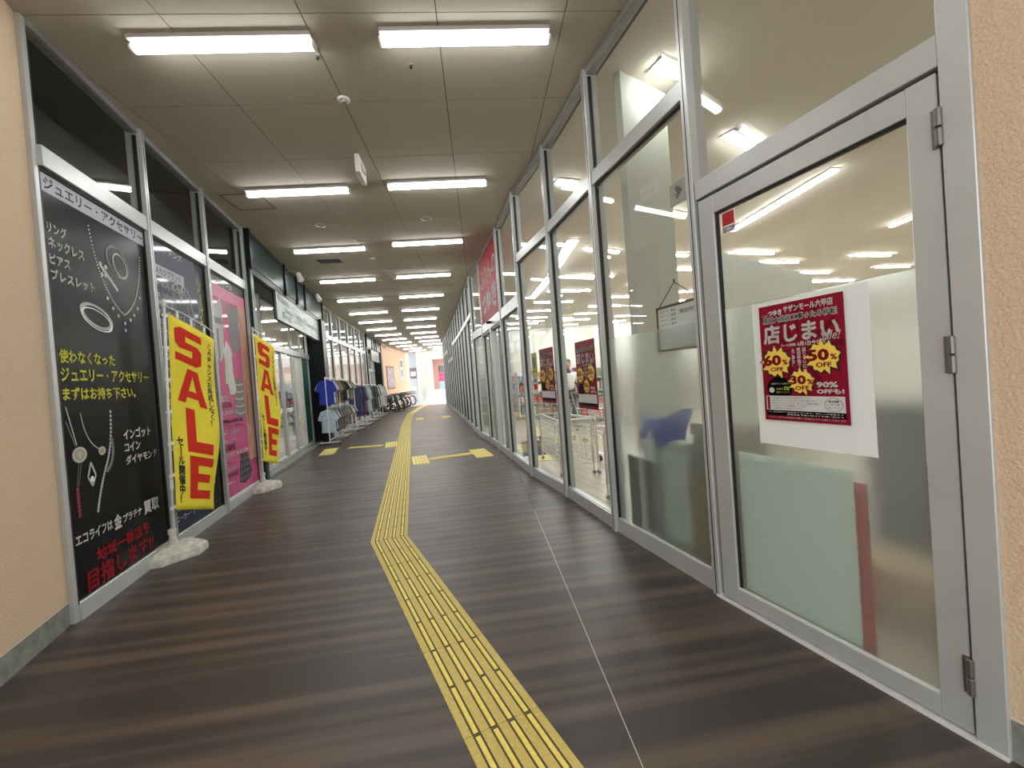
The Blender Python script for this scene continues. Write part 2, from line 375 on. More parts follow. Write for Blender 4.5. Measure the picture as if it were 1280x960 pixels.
for j, off in enumerate((-0.111, -0.037, 0.037, 0.111)):
    P = offs(PC, off)
    for i in range(len(P) - 1):
        seg = P[i + 1] - P[i]; L = seg.length; n = max(1, round((L - 0.02) / 0.3)); d = seg / L; rz = math.atan2(d.y, d.x) - math.pi / 2
        if i == 0: s0 = 0.02
        for k in range(n):
            a = P[i] + d * (0.008 + k * (L - 0.01) / n); sl = ((L - 0.01) / n) / 0.3
            if a.y < 0.6 and i == 0: continue
            if a.y > 20.3:
                w = 0.0105; nx, ny = d.y, -d.x; e = a + d * 0.284
                rest.add([(a.x - nx * w, a.y - ny * w, .003), (a.x + nx * w, a.y + ny * w, .003), (e.x + nx * w, e.y + ny * w, .003), (e.x - nx * w, e.y - ny * w, .003),
                          (a.x - nx * w * .6, a.y - ny * w * .6, .008), (a.x + nx * w * .6, a.y + ny * w * .6, .008), (e.x + nx * w * .6, e.y + ny * w * .6, .008), (e.x - nx * w * .6, e.y - ny * w * .6, .008)],
                         [(3, 2, 1, 0), (4, 5, 6, 7), (0, 1, 5, 4), (1, 2, 6, 5), (2, 3, 7, 6), (3, 0, 4, 7)]); continue
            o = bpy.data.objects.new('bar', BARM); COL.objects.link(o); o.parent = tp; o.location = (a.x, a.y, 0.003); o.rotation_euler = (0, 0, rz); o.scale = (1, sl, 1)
            nb += 1
rest.build('bar', YELB, tp, kind='stuff')
# side branches: blocks across the path and a narrow strip to the doors
YELP = mat('tactile_block_yellow', (0.60, 0.52, 0.17), 0.55, noise=(25, 0.15))
def branch(label, blocks, strips):
    t = empty('tactile_paving', (0, 0, 0), label=label, cat='tactile paving')
    for (a, b, w, n, bars) in blocks:     # a,b ends of the long axis; w width; n tiles
        a, b = Vector(a), Vector(b); d = (b - a).normalized(); nn = Vector((d.y, -d.x)); L = (b - a).length
        for k in range(n):
            p, q = a + d * (L * k / n + .002), a + d * (L * (k + 1) / n - .002)
            MB().prism([(u.x, u.y) for u in (p - nn * w / 2, p + nn * w / 2, q + nn * w / 2, q - nn * w / 2)], 'z', 0.0003, 0.003).build('tactile_tile', YELP, t)
        m = MB()
        if bars:
            for k in range(bars):
                c = -w / 2 + w * (k + .5) / bars
                p, q = a + nn * c + d * .02, b + nn * c - d * .02
                m.prism([(u.x, u.y) for u in (p - nn * .012, p + nn * .012, q + nn * .012, q - nn * .012)], 'z', .003, .008)
        else:
            r = int(w / .05); c_ = int(L / .05)
            for i in range(r):
                for k in range(c_):
                    p = a + nn * (-w / 2 + w * (i + .5) / r) + d * (L * (k + .5) / c_)
                    m.lathe([(.012, .003), (.008, .0075)], p.x, p.y, 6)
        m.build('raised_bars' if bars else 'raised_dots', YELB, t, kind='stuff')
    return t
u1 = (Vector((-.9, 7.95)) - Vector((-1.7, 7.66))); 
branch('yellow tactile strip turning right off the path towards the sliding door', [((-1.69, 7.26), (-1.93, 8.12), 0.29, 3, 5), ((-1.64, 7.70), (-.86, 7.98), 0.22, 3, 3), ((-.58, 7.50), (-.82, 8.40), 0.32, 3, 0)], [])
branch('yellow tactile strip turning left off the path towards the clothes racks', [((-2.90, 9.58), (-3.15, 10.5), 0.29, 3, 5), ((-3.22, 9.98), (-4.05, 10.0), 0.24, 3, 3), ((-4.22, 9.15), (-4.50, 10.1), 0.32, 3, 0)], [])
branch('pale tactile strip turning right off the path far down the passage', [((-3.72, 16.4), (-3.98, 17.35), 0.29, 3, 5), ((-3.62, 16.85), (-2.95, 16.95), 0.22, 3, 3), ((-2.65, 16.45), (-2.88, 17.4), 0.32, 3, 0)], [])

# ------------------------------------------------------------------ ceiling of square boards
ctop = empty('ceiling', (0, 0, 0), kind='structure')
ribbon('ceiling_backing', GASKET, frange(-3.5, 32.3, 40), lambda y: (-3.9 if y < 2.7 else lx(y) - .1), lambda y: (2.6 if y < 1.4 else rx(y) + .1), HC + 0.006, HC + 0.02, ctop)
cg, sg = math.cos(GA), math.sin(GA)
def clip(poly, p, n):
    out = []
    for i in range(len(poly)):
        a, b = poly[i], poly[(i + 1) % len(poly)]
        da, db = (a[0] - p[0]) * n[0] + (a[1] - p[1]) * n[1], (b[0] - p[0]) * n[0] + (b[1] - p[1]) * n[1]
        if da >= 0: out.append(a)
        if da * db < 0: t = da / (da - db); out.append((a[0] + t * (b[0] - a[0]), a[1] + t * (b[1] - a[1])))
    return out
PW = 0.912; G0 = (-0.333, 2.926); gap = 0.0035
def LWc(y): return -3.75 if y < 2.0 else (lx(y) - 0.06)
def RWc(y): return 2.5 if y < 1.0 else rx(y) + 0.06
for j in range(-7, 33):
    for i in range(-10, 6):
        u0, v0 = i * PW + gap, j * PW + gap; u1_, v1_ = (i + 1) * PW - gap, (j + 1) * PW - gap
        q = [(G0[0] + u * cg - v * sg, G0[1] + u * sg + v * cg) for u, v in ((u0, v0), (u1_, v0), (u1_, v1_), (u0, v1_))]
        cx = sum(p[0] for p in q) / 4; cy = sum(p[1] for p in q) / 4
        if cy > 32.4 or cy < -3.2: continue
        ya, yb = cy - .6, cy + .6
        a, b = (LWc(ya), ya), (LWc(yb), yb); q = clip(q, a, (b[1] - a[1], -(b[0] - a[0])))
        a, b = (RWc(ya), ya), (RWc(yb), yb)
        if len(q) > 2: q = clip(q, a, (-(b[1] - a[1]), (b[0] - a[0])))
        if len(q) < 3: continue
        ar = abs(sum(q[k][0] * q[(k + 1) % len(q)][1] - q[(k + 1) % len(q)][0] * q[k][1] for k in range(len(q)))) / 2
        if ar < 0.01: continue
        MB().prism(q, 'z', HC, HC + 0.006).build('ceiling_panel', CEILM, ctop)
SF = mat('soffit_white', (0.7, 0.66, 0.6), 0.7)
box('soffit_beam', SF, ctop, -8.4, -3.4, 32.2, 32.8, HC - 0.05, HC + 0.9)

# ------------------------------------------------------------------ lamps of the passage
def make_lamp():
    t = empty('ceiling_light', label='x', cat='light', group='tube lights in two rows along the passage ceiling')
    MB().cbox(-.622, .622, -.075, .075, -.030, 0, .003).build('lamp_body', mat('lamp_body_grey', (.42, .41, .38), .5), t)
    pr = [(-.030, -.030), (-.036, -.052), (-.028, -.070), (0, -.077), (.028, -.070), (.036, -.052), (.030, -.030)]
    MB().prism(pr, 'x', -.615, .615).build('diffuser', LAMPM, t, label='glowing white tube cover')
    for sx in (-1, 1): MB().prism([(p[0] * 1.08, p[1] * 1.06) for p in pr], 'x', sx * .615, sx * .632).build('end_cap', WHITEM, t)
    return t
LL = [(-1.25, .9), (-1.875, 3.02), (-2.50, 5.27), (-3.08, 7.50), (-3.62, 9.68), (-4.13, 11.85), (-4.63, 14.0), (-5.06, 16.0), (-5.5, 18.15), (-5.86, 20.3), (-6.14, 22.4), (-6.35, 24.4), (-6.55, 26.6), (-6.7, 28.8), (-6.8, 30.9)]
LR = [(.5, 1.0), (-.15, 3.12), (-.76, 5.35), (-1.32, 7.50), (-1.87, 9.75), (-2.40, 11.95), (-2.9, 14.1), (-3.36, 16.15), (-3.8, 18.3), (-4.15, 20.45), (-4.42, 22.5), (-4.67, 24.6), (-4.85, 26.6), (-5.0, 28.9), (-5.12, 31.0)]
ordn = ['behind the camera', 'nearest', 'second', 'third', 'fourth', 'fifth', 'sixth', 'seventh', 'eighth', 'ninth', 'tenth', 'eleventh', 'twelfth', 'thirteenth', 'farthest']
lamp0 = make_lamp(); first = True
for side, P in (('left', LL), ('right', LR)):
    for k, (x, y) in enumerate(P):
        o = lamp0 if first else copy_tree(lamp0); first = False
        o.location = (x, y, HC); o.rotation_euler = (0, 0, math.radians(4.0))
        o['label'] = 'white ceiling tube light, %s one in the %s row' % (ordn[k], side)
# small ceiling fittings
def fitting(name, label, cat, x, y, fn, rz=GA):
    t = empty(name, (x, y, HC), rz, label=label, cat=cat); fn(t); return t
def f_detector(t):
    MB().lathe([(.0, -.018), (.045, -.016), (.055, -.006), (.055, 0)], n=20).build('housing', WHITEP, t)
    MB().lathe([(.0, -.034), (.022, -.033), (.026, -.018)], n=14).build('sensor', ALU_D, t)
def f_down(t):
    MB().lathe([(.062, 0), (.088, 0), (.088, -.008), (.075, -.010), (.062, -.002)], n=24).build('trim_ring', ALU, t)
    MB().lathe([(.060, -.001), (.03, -.0005), (.0, -.0005)], n=20).build('lens', mat('dark_lens', (.05, .05, .05), .2), t)
fitting('smoke_detector', 'round white detector on the ceiling between the nearest lamps', 'detector', -1.30, 3.72, f_detector)
fitting('downlight', 'unlit round recessed downlight on the left, behind the access hatch', 'downlight', -2.76, 6.45, f_down)
fitting('downlight', 'unlit round recessed downlight in front of the third right lamp', 'downlight', -1.14, 6.5, f_down)
fitting('smoke_detector', 'small white ceiling detector between the third and fourth lamp rows', 'detector', -2.57, 8.3, f_detector)
fitting('smoke_detector', 'small ceiling detector left of the fourth right lamp', 'detector', -2.62, 10.0, f_detector)
fitting('smoke_detector', 'white ceiling disc just below the fifth left lamp', 'detector', -4.2, 12.3, f_detector)
fitting('smoke_detector', 'white ceiling disc just below the fifth right lamp', 'detector', -2.4, 12.4, f_detector)
for lab, x, y in (('tiny dark sprinkler tip near the nearest right lamp', -.62, 3.38), ('tiny dark sprinkler tip beside the nearest left lamp', -1.3, 3.22), ('tiny sprinkler left of the hanging exit sign', -1.66, 5.12), ('tiny sprinkler behind the third lamp row', -2.2, 7.9)):
    t = empty('sprinkler', (x, y, HC), 0, label=lab, cat='sprinkler')
    MB().lathe([(.022, 0), (.02, -.006), (.006, -.008)], n=12).build('escutcheon', ALU_D, t)
    MB().lathe([(.004, -.008), (.004, -.022), (.011, -.024), (.011, -.027)], n=8).build('sprinkler_head', GASKET, t)
def f_hatch(t):
    for a in ((-.24, .24, -.24, -.225), (-.24, .24, .225, .24), (-.24, -.225, -.225, .225), (.225, .24, -.225, .225)): box('frame_bar', mat('brown_frame', (.13, .08, .05), .5), t, *a, -.005, 0)
    box('hatch_panel', CEILM, t, -.224, .224, -.224, .224, -.003, 0)
fitting('ceiling_hatch', 'square ceiling access hatch with thin brown frame above second left lamp', 'hatch', -3.29, 5.52, f_hatch)
def f_vent(t):
    for a in ((-.24, .24, -.16, -.14), (-.24, .24, .14, .16), (-.24, -.22, -.14, .14), (.22, .24, -.14, .14)): box('frame_bar', ALU_D, t, *a, -.006, 0)
    for k in range(12): box('slat', GASKET, t, -.22, .22, -.135 + k * .0235, -.125 + k * .0235, -.005, 0)
fitting('ceiling_vent', 'dark louvred ceiling vent beneath the third left lamp', 'vent', -3.42, 8.25, f_vent)
# hanging exit sign
t = empty('exit_sign', (-1.53, 4.74, HC), math.radians(97), label='white boxed guidance sign hanging from the ceiling edge-on', cat='sign')
MB().cbox(-.17, .17, -.025, .025, -.20, -.002, .004).build('sign_box', WHITEP, t)
ps = Poster(t, -.0255); ps.rect('face_panel', -.155, .155, -.188, -.015, WHT, 0.4)
ps.poly('arrow', [(.0, -.10), (.05, -.055), (.05, -.085), (.12, -.085), (.12, -.115), (.05, -.115), (.05, -.145)], BLKT, 1.5)
ps.ellipse('figure', -.06, -.06, .02, .02, BLKT, 1.5); ps.poly('figure', [(-.09, -.08), (-.03, -.08), (-.045, -.165), (-.075, -.165)], BLKT, 1.5)

# ------------------------------------------------------------------ glazing bays
def bay(name, a, b, side, transoms, rail=0.12, frosted=None, y_out=-0.055, end=False, panes=True, dark=False, upper=True, thin=False):
    rz, L = frame_at(a, b, side); t = empty(name, (a[0], a[1], 0), rz, kind='structure')
    sx = 1 if side == 'L' else -1
    def X(s0, s1): return (sx * s0, sx * s1) if sx > 0 else (sx * s1, sx * s0)
    def B(nm, m, s0, s1, *r, **k): x0, x1 = X(s0, s1); return box(nm, m, t, x0, x1, *r, **k)
    for s0 in ([0.0] + ([L] if end else [])):
        x0, x1 = X(s0 - .028, s0 + .028)
        if side == 'L' and s0 == 0 and thin: x0, x1 = -.036, .001
        MB().cbox(x0, x1, (-.018 if (side == 'L' and s0 == 0 and thin) else y_out), .07, 0.0, HC - .002, .003).build('mullion', ALU, t)
        x0, x1 = X(s0 - .004, s0 + .004); thin or box('groove', GASKET, t, x0, x1, y_out - .0005, y_out + .002, 0.01, HC - .01)
    sa, sb = (.001 if thin else .028), L - .028
    B('bottom_rail', ALU, sa, sb, -.03, .05, 0, rail)
    B('sill_lip', mat('bright_sill', (.85, .86, .85), .3, .3), sa, sb, -.012, -.006, rail, rail + .008)
    B('head_rail', ALU_D, sa, sb, -.03, .05, HC - .05, HC)
    zs = [rail]
    for (z0, z1) in transoms:
        x0, x1 = X(sa, sb); MB().cbox(x0, x1, -.045, .05, z0, z1, .003).build('transom', ALU, t)
        B('gasket', GASKET, sa, sb, -.018, -.006, z0 - .02, z0)
        zs += [z0, z1]
    zs.append(HC - .05)
    for k in range(0, len(zs), 2):
        z0, z1 = zs[k], zs[k + 1]
        B('gasket', GASKET, sa, sa + .010, -.018, .01, z0, z1 - .02); B('gasket', GASKET, sb - .010, sb, -.018, .01, z0, z1 - .02)
        if not panes: continue
        if k == 0 and frosted:
            B('pane', FROST, sa + .01, sb - .01, 0, .005, z0, frosted, label='frosted lower part of the glass')
            B('pane', GLASS, sa + .01, sb - .01, 0, .005, frosted, z1)
        else: B('pane', GLASS, sa + .01, sb - .01, 0, .005, z0, z1)
    return t, L, B
# right side
wn = 0
def wname():
    global wn; wn += 1; return 'window_%d' % wn
# door bay
rz0, L0 = frame_at(RW[0], RW[1], 'R')
d1 = empty('door_1', (RW[0][0], RW[0][1], 0), rz0, kind='structure')
def DB(nm, m, s0, s1, *r, **k): return box(nm, m, d1, -s1, -s0, *r, **k)
MB().cbox(-.018, .062, -.055, .07, 0, HC - .002, .003).build('door_jamb', ALU, d1)
MB().cbox(-L0 + .030, -.018, -.05, .05, 2.352, 2.46, .003).build('transom', ALU, d1)
DB('head_rail', ALU_D, .018, L0 - .03, -.03, .05, HC - .05, HC)
DB('pane', GLASS, .02, L0 - .03, 0, .006, 2.46, HC - .05)
DB('gasket', GASKET, .02, L0 - .03, -.012, .0, 2.34, 2.352)
DB('gasket', GASKET, .018, .028, -.02, .0, .02, 2.35); DB('gasket', GASKET, L0 - .038, L0 - .03, -.02, .0, .02, 2.35)
dl = empty('door_leaf', (0, 0, 0), 0, parent=d1)
def DL(nm, m, s0, s1, *r, **k): return box(nm, m, dl, -s1, -s0, *r, **k)
for s0, s1 in ((.028, .115), (.985, 1.09)): MB().cbox(-s1, -s0, -.045, .0, .022, 2.338, .003).build('stile', ALU, dl)
for z0, z1 in ((2.235, 2.336), (.024, .105)): MB().cbox(-.985, -.115, -.0445, .0, z0, z1, .002).build('rail', ALU, dl)
DL('gasket', GASKET, .115, .985, -.032, -.018, 2.222, 2.235); DL('gasket', GASKET, .97, .985, -.032, -.018, .105, 2.23)
DL('sill_lip', mat('bright_sill', (.85, .86, .85), .3, .3), .115, .985, -.036, -.028, .105, .112)
DL('pane', GLASS, .115, .985, -.024, -.018, 1.69, 2.235)
DL('pane', FROST, .115, .985, -.024, -.018, .105, 1.69, label='frosted film on the lower glass')
HING = mat('dull_steel', (.20, .19, .17), .4, .8)
for z in (.17, 1.30, 2.08):
    h = empty('hinge', (-.022, -.05, z), 0, parent=d1)
    for k, (za, zb) in enumerate(((0, .062), (.066, .13))): MB().lathe([(.009, 0), (.0115, .003), (.0115, zb - za - .003), (.009, zb - za)], 0, -.008, 10, za).build('hinge_knuckle', HING, h)
    box('hinge_leaf', HING, h, -.022, .0, -.003, .006, 0, .13)
box('threshold', mat('bright_sill', (.85, .86, .85), .3, .3), d1, -L0, .06, -.06, .06, 0, .012)
RLIST = [(1, [(2.985, 3.10)], 1.66), (2, [(2.985, 3.10)], None), (3, [(2.985, 3.10)], None)]
RB = {}
for i, tr, fr in RLIST: RB[i] = bay(wname(), RW[i], RW[i + 1], 'R', tr, frosted=fr)
# entrance of the shop on the right: bays 4,5,6 with a low wide transom
for i in (4, 5, 6):
    r = bay(wname(), RW[i], RW[i + 1], 'R', [(2.40, 2.57)]); RB[i] = r
    t, L, B = r
    if i == 5:
        for s in (1.0, ):
            B('door_post', ALU, s - .04, s + .04, -.06, .06, 0, 2.4)
        for s in (.45, 1.5): B('door_stile', ALU_D, s - .02, s + .02, -.02, .03, .02, 2.32)
        B('door_head', GASKET, .04, L - .04, -.04, .03, 2.33, 2.40)
        MB().lathe([(.0, 0), (.05, .005), (.06, .03), (.04, .05)], -sum((.9, .0)), -.09, 14, 2.46).build('door_sensor', GASKET, t)
for i in range(7, len(RW) - 1):
    low = i in (14, 15, 16)
    RB[i] = bay(wname(), RW[i], RW[i + 1], 'R', [(2.40, 2.55)] if low else [(2.985, 3.10)], end=(i == len(RW) - 2))
# left side
LB = {}
for i in (0, 1, 2): LB[i] = bay(wname(), LW[i], LW[i + 1], 'L', [(3.02, 3.155)], panes=True, end=(i == 2), rail=.11, thin=(i == 0))
ys6 = frange(12.05, 19.45, 6)
for k in range(6): bay(wname(), (lx(ys6[k]), ys6[k]), (lx(ys6[k + 1]), ys6[k + 1]), 'L', [(3.0, 3.13)], end=(k == 5))

# stucco piers flanking the camera
def pier(name, pts, ztop, base_h):
    t = empty(name, (0, 0, 0), kind='structure')
    MB().prism(pts, 'z', base_h, ztop).build('stucco', STUCCO, t)
    cx = sum(p[0] for p in pts) / len(pts); cy = sum(p[1] for p in pts) / len(pts)
    MB().prism(pts, 'z', 0, base_h - .006).build('base_course', BASEG, t)
    MB().prism([(cx + (p[0] - cx) * 1.004, cy + (p[1] - cy) * 1.002) for p in pts], 'z', base_h - .006, base_h).build('base_trim', mat('base_trim_cream', (.62, .56, .45), .5), t)
    return t
pier('wall_left_near', [(-3.005, 2.70), (-2.74, 2.08), (-2.05, .40), (-1.80, -.6), (-3.9, -.6), (-3.9, 2.9), (-3.2, 2.9), (-3.05, 2.74)], HC + .3, .15)
pier('wall_right_near', [(1.565, 1.372), (1.79, .85), (2.05, .2), (2.3, -.6), (3.9, -.6), (3.9, 1.35), (1.72, 1.42)], HC + .3, .15)
# black-out panels added to darken the space behind the left posters
rzp, Lp = frame_at(LW[0], LW[3], 'L')
t = empty('blackout_left', (LW[0][0], LW[0][1], 0), rzp, kind='structure')
box('backing_panel', DARKIN, t, -.1, 3.75, .55, .6, 0, HC); box('side_panel', DARKIN, t, -.1, -.05, .1, .55, 0, HC); box('side_panel', DARKIN, t, 3.68, 3.72, .08, .55, 0, HC)
box('top_panel', DARKIN, t, -.05, 3.7, .08, .55, HC - .02, HC); box('shelf_box', mat('pale_box', (.4, .4, .38), .6), t, .1, .28, .3, .5, 3.45, 3.68)

# ------------------------------------------------------------------ portals on the left
def portal(a, b, label_sign, sign_lines, big):
    rz, L = frame_at(a, b, 'L'); t = empty('wall_left_portal', (a[0], a[1], 0), rz, kind='structure')
    fz = 3.42
    ed = [0.06, L * .34, L * .50, L * .63, L - .02]
    for k in range(4): MB().cbox(ed[k] + .035, ed[k + 1] - .035, -.10, -.02, fz, HC - .01, .006).build('fascia_panel', GREENM, t)
    for e in ed: box('fascia_post', BLACKM, t, e - .035, e + .035, -.13, .0, fz - .06, HC - .005)
    box('fascia_band', BLACKM, t, .02, L, -.09, .0, fz - .10, fz)
    box('portal_soffit', BLACKM, t, .02, L, .0, .34, fz - .12, fz - .02)
    box('portal_jamb', GREENM, t, .03, .16, -.10, .34, 0, fz); box('portal_jamb', BLACKM, t, L - .62, L - .02, -.16, .34, 0, fz - .02)
    # inner storefront
    for s in (.2, 1.55, 3.6, 4.45, L - .66):
        if s < L - .5: MB().cbox(s - .022, s + .022, .24, .30, 0, fz - .1, .003).build('mullion', ALU, t)
    box('transom', ALU, t, .2, L - .66, .21, .33, 2.30, 2.42)
    box('bottom_rail', ALU, t, .2, L - .66, .24, .32, 0, .10)
    box('pane', GLASS, t, .23, L - .69, .27, .275, 2.42, fz - .12); box('pane', GLASS, t, .23, 4.42, .27, .275, .10, 2.30)
    for s in (2.7,): box('door_stile', ALU, t, s - .045, s + .045, .24, .31, .02, 2.30)
    box('pane', mat('green_board', (.012, .09, .055), .4), t, 4.48, L - .69, .27, .29, .10, 2.30, label='dark green board filling the last pane')
    box('curb', BASEG, t, .05, L - .6, .05, .24, 0, .04)
    # sign hanging in front of the glass
    sg = empty('shop_sign', (a[0], a[1], 0), rz, label=label_sign, cat='sign')
    P = Poster(sg, -.09)
    MB().box(1.38, L - .55, -.085, -.055, 2.80, 3.38).build('sign_board', mat('sign_pale_green', (.19, .25, .235), .38), sg)
    MB().box(1.36, L - .53, -.055, -.035, 2.78, 3.40).build('sign_frame', BLACKM, sg)
    for s in (1.8, L - 1.0): box('sign_hanger', BLACKM, sg, s - .012, s + .012, -.07, -.05, 3.38, 3.46)
    for (s_, x0, x1, z0, z1, m) in sign_lines: P.text(s_, x0, x1, z0, z1, m, 1, bold=.01)
    return t
PALE = mat('pale_sign_print', (.82, .88, .80), .4)
portal(LW[3], LW[4], 'pale green hanging sign with handwritten white letters over nearest left doors',
       [('Recycle', 1.5, 2.3, 3.12, 3.30, PALE), ('Shop', 1.9, 2.55, 2.98, 3.10, PALE), ('Book', 1.75, 2.4, 2.88, 3.0, PALE), ('DVD', 2.65, 3.3, 2.9, 3.12, PALE), ('!', 3.4, 3.46, 2.9, 3.12, YELT), ('Laundry', 3.6, 5.0, 2.95, 3.14, PALE), ('TOY', 4.3, 4.9, 2.84, 2.93, PALE)], True)
portal((lx(19.55), 19.55), (-7.63, 24.3), 'bright pale hanging sign above the far left dark entrance', [('Recycle Shop', 1.6, 3.9, 3.1, 3.28, PALE), ('Book DVD Laundry', 1.6, 4.1, 2.88, 3.04, mat('faint_pink', (.5, .3, .3), .5))], False)

# peach panelled wall
pw = empty('wall_left_far', (0, 0, 0), kind='structure')
a0, b0 = Vector((-7.63, 24.35)), Vector((-8.05, 31.9)); n = 18; dv = (b0 - a0); LN = dv.length; rzw = math.atan2(dv.y, dv.x)
pw.location = (a0.x, a0.y, 0); pw.rotation_euler = (0, 0, rzw)
for k in range(n): MB().cbox(k * LN / n + .006, (k + 1) * LN / n - .006, 0, .06, 0, HC - .01, .006).build('wall_panel', PEACH, pw)
box('wall_core', mat('peach_dark', (.4, .26, .17), .8), pw, 0, LN, .05, .12, 0, HC)
t = empty('framed_poster', (a0.x, a0.y, 0), rzw, label='large framed poster on the peach wall above the bicycles', cat='poster')
MB().box(1.35, 3.35, -.03, -.002, 1.25, 2.70).build('frame', mat('brown_frame', (.13, .08, .05), .5), t)
P = Poster(t, -.032); P.rect('poster_sheet', 1.43, 3.27, 1.33, 2.62, mat('poster_mauve', (.34, .24, .27), .4), .5)
for k in range(14): P.ellipse('blossom', 1.6 + random.random() * 1.5, 1.45 + random.random() * 1.05, .09, .07, mat('poster_pale', (.62, .5, .52), .4), 1 + k * .1, n=10)
P.text('春の市', 1.75, 2.95, 1.42, 1.72, WHT, 3, bold=.02)
t = empty('notice_board', (a0.x, a0.y, 0), rzw, label='tall white notice panel beside the end of the peach wall', cat='sign')
MB().box(5.3, 6.4, -.04, -.002, 1.9, 3.35).build('board', WHITEP, t); P = Poster(t, -.042)
P.rect('notice', 5.45, 6.25, 2.75, 3.25, GREYP, .5); P.rect('notice', 5.45, 6.25, 2.05, 2.6, mat('notice_blue', (.2, .3, .42), .5), .5)

# light blue pillar with round sign at the end, railing, ramp and plaza, pink building
PAVE = mat('pale_paving', (.62, .56, .54), .7, noise=(1.2, .1))
pl = empty('floor_outside', (0, 0, 0), kind='structure')
prof = [(27.2, 0.0), (34, 0.0), (46, .5), (75, .55)]
b = MB()
for (ya, za), (yb, zb) in zip(prof, prof[1:]): b.add([(-30, ya, za), (12, ya, za), (12, yb, zb), (-30, yb, zb), (-30, ya, za - .2), (12, ya, za - .2), (12, yb, zb - .2), (-30, yb, zb - .2)], [(0, 1, 2, 3), (4, 7, 6, 5), (0, 4, 5, 1), (2, 6, 7, 3), (1, 5, 6, 2), (0, 3, 7, 4)])
b.build('paving', PAVE, pl)
box('paving', PAVE, pl, -30, 30, -30, -6, -.2, 0)
t = empty('pillar', (-7.75, 33.2, 0), 0, label='pale blue square pillar with a small sign at the passage end', cat='pillar')
LB_ = mat('pale_blue_paint', (.50, .58, .66), .5)
MB().cbox(-.32, .32, -.32, .32, 0, 4.8, .03).build('shaft', LB_, t); MB().cbox(-.40, .40, -.40, .40, 0, .25, .02).build('plinth', LB_, t)
P = Poster(t, -.33); P.rect('sign_plate', -.27, .27, 1.9, 2.75, GREYP, 1); P.rect('sign_plate', -.2, .2, 2.1, 2.45, WHT, 2); P.rect('notice', -.2, .2, .9, 1.3, WHT, 1)
t = empty('railing', (-7.2, 33.6, 0), math.radians(99), label='pale blue metal railing climbing beside the ramp outside', cat='railing')
for k in range(8):
    z = .06 * k; box('post', LB_, t, k * 1.4 - .03, k * 1.4 + .03, -.03, .03, z - .1, z + 1.05)
for k in range(7):
    z = .06 * k
    for dz in (.15, 1.0): MB().add([(k * 1.4, -.02, z + dz), (k * 1.4 + 1.4, -.02, z + .06 + dz), (k * 1.4 + 1.4, .02, z + .06 + dz), (k * 1.4, .02, z + dz), (k * 1.4, -.02, z + dz + .05), (k * 1.4 + 1.4, -.02, z + .11 + dz), (k * 1.4 + 1.4, .02, z + .11 + dz), (k * 1.4, .02, z + dz + .05)], [(0, 3, 2, 1), (4, 5, 6, 7), (0, 1, 5, 4), (1, 2, 6, 5), (2, 3, 7, 6), (3, 0, 4, 7)]).build('rail', LB_, t)
    for j in range(1, 8): box('baluster', LB_, t, k * 1.4 + j * .175 - .01, k * 1.4 + j * .175 + .01, -.01, .01, z + .2, z + 1.03)
PK = mat('pink_render', (.68, .46, .42), .8); PK2 = mat('peach_render', (.74, .52, .40), .8)
t = empty('building', (-12.7, 60, .5), 0, label='pale pink building across the plaza beyond the passage', cat='building')
MB().box(-10, 1.0, 0, 6, 0, 9).build('wall', PK2, t); MB().box(1.0, 14, 2.2, 8, 0, 9).build('wall', PK, t); MB().cbox(.6, 1.4, -.3, .5, 0, 9, .03).build('pilaster', mat('cream_paint', (.8, .7, .66), .7), t)
box('lintel', mat('cream_paint', (.8, .7, .66), .7), t, -10, 14, -.5, 2.2, 4.4, 9)
for x0 in (1.9, 3.15):
    w = empty('shop_window', (x0, 2.2, 0), 0, parent=t)
    box('pane', mat('window_dark', (.10, .12, .13), .15), w, 0, 1.05, -.05, 0, 2.5, 3.5); box('pink_panel', mat('pink_sign', (.66, .10, .30), .5), w, -.05, 1.12, -.08, 0, 1.15, 2.4)
    box('blue_panel', mat('pale_cyan_panel', (.45, .68, .78), .5), w, -.05, 1.12, -.08, 0, 0, 1.12)
    for k in range(2): box('window_bar', WHITEM, w, .32 + k * .35, .36 + k * .35, -.06, -.04, 2.5, 3.5)
    box('window_bar', WHITEM, w, 0, 1.05, -.06, -.04, 2.98, 3.02)
    MB().lathe([(.0, 0), (.28, .0), (.28, .02)], 0, 0, 14).build('emblem', WHT, w)
    e = w.children[-1]; e.rotation_euler = (math.pi / 2, 0, 0); e.location = (.53, -.085, 1.8)
box('wall', PK2, empty('wall_outside_left', (-8.6, 33, 0), 0, kind='structure'), -.3, 0, 0, 12, 0, 6)

# ------------------------------------------------------------------ posters of the left windows
def lposter(i, label, y=.006):
    rz, L = frame_at(LW[i], LW[i + 1], 'L'); t = empty('window_poster', (LW[i][0], LW[i][1], 0), rz, label=label, cat='poster'); return t, L, Poster(t, y - .012)
# --- black jewellery poster
t, L, P = lposter(0, 'black jewellery buying poster filling the nearest left window')
x0, x1 = .036, L - .036
x0 = .001; P.sheet('poster_sheet', x0, x1, .13, 2.998, BLACKP)
P.rect('header_band', x0, x1, 2.87, 2.995, BANDP, 1)
P.text('ジュエリー・アクセサリー', .045, 1.17, 2.892, 2.977, BLKT, 2, bold=.022)
for s_, xe, z0, z1 in (('リング', .215, 2.60, 2.675), ('ネックレス', .375, 2.495, 2.575), ('ピアス', .225, 2.39, 2.462), ('ブレスレット', .46, 2.28, 2.358)): P.text(s_, .04, xe, z0, z1, WHT, 2, bold=.03)
P.text('使わなくなった', .045, .62, 1.725, 1.822, YELT, 2, bold=.028)
P.text('ジュエリー・アクセサリー', .045, 1.07, 1.60, 1.698, YELT, 2, bold=.028)
P.text('まずはお持ち下さい。', .045, .86, 1.468, 1.562, YELT, 2, bold=.028)
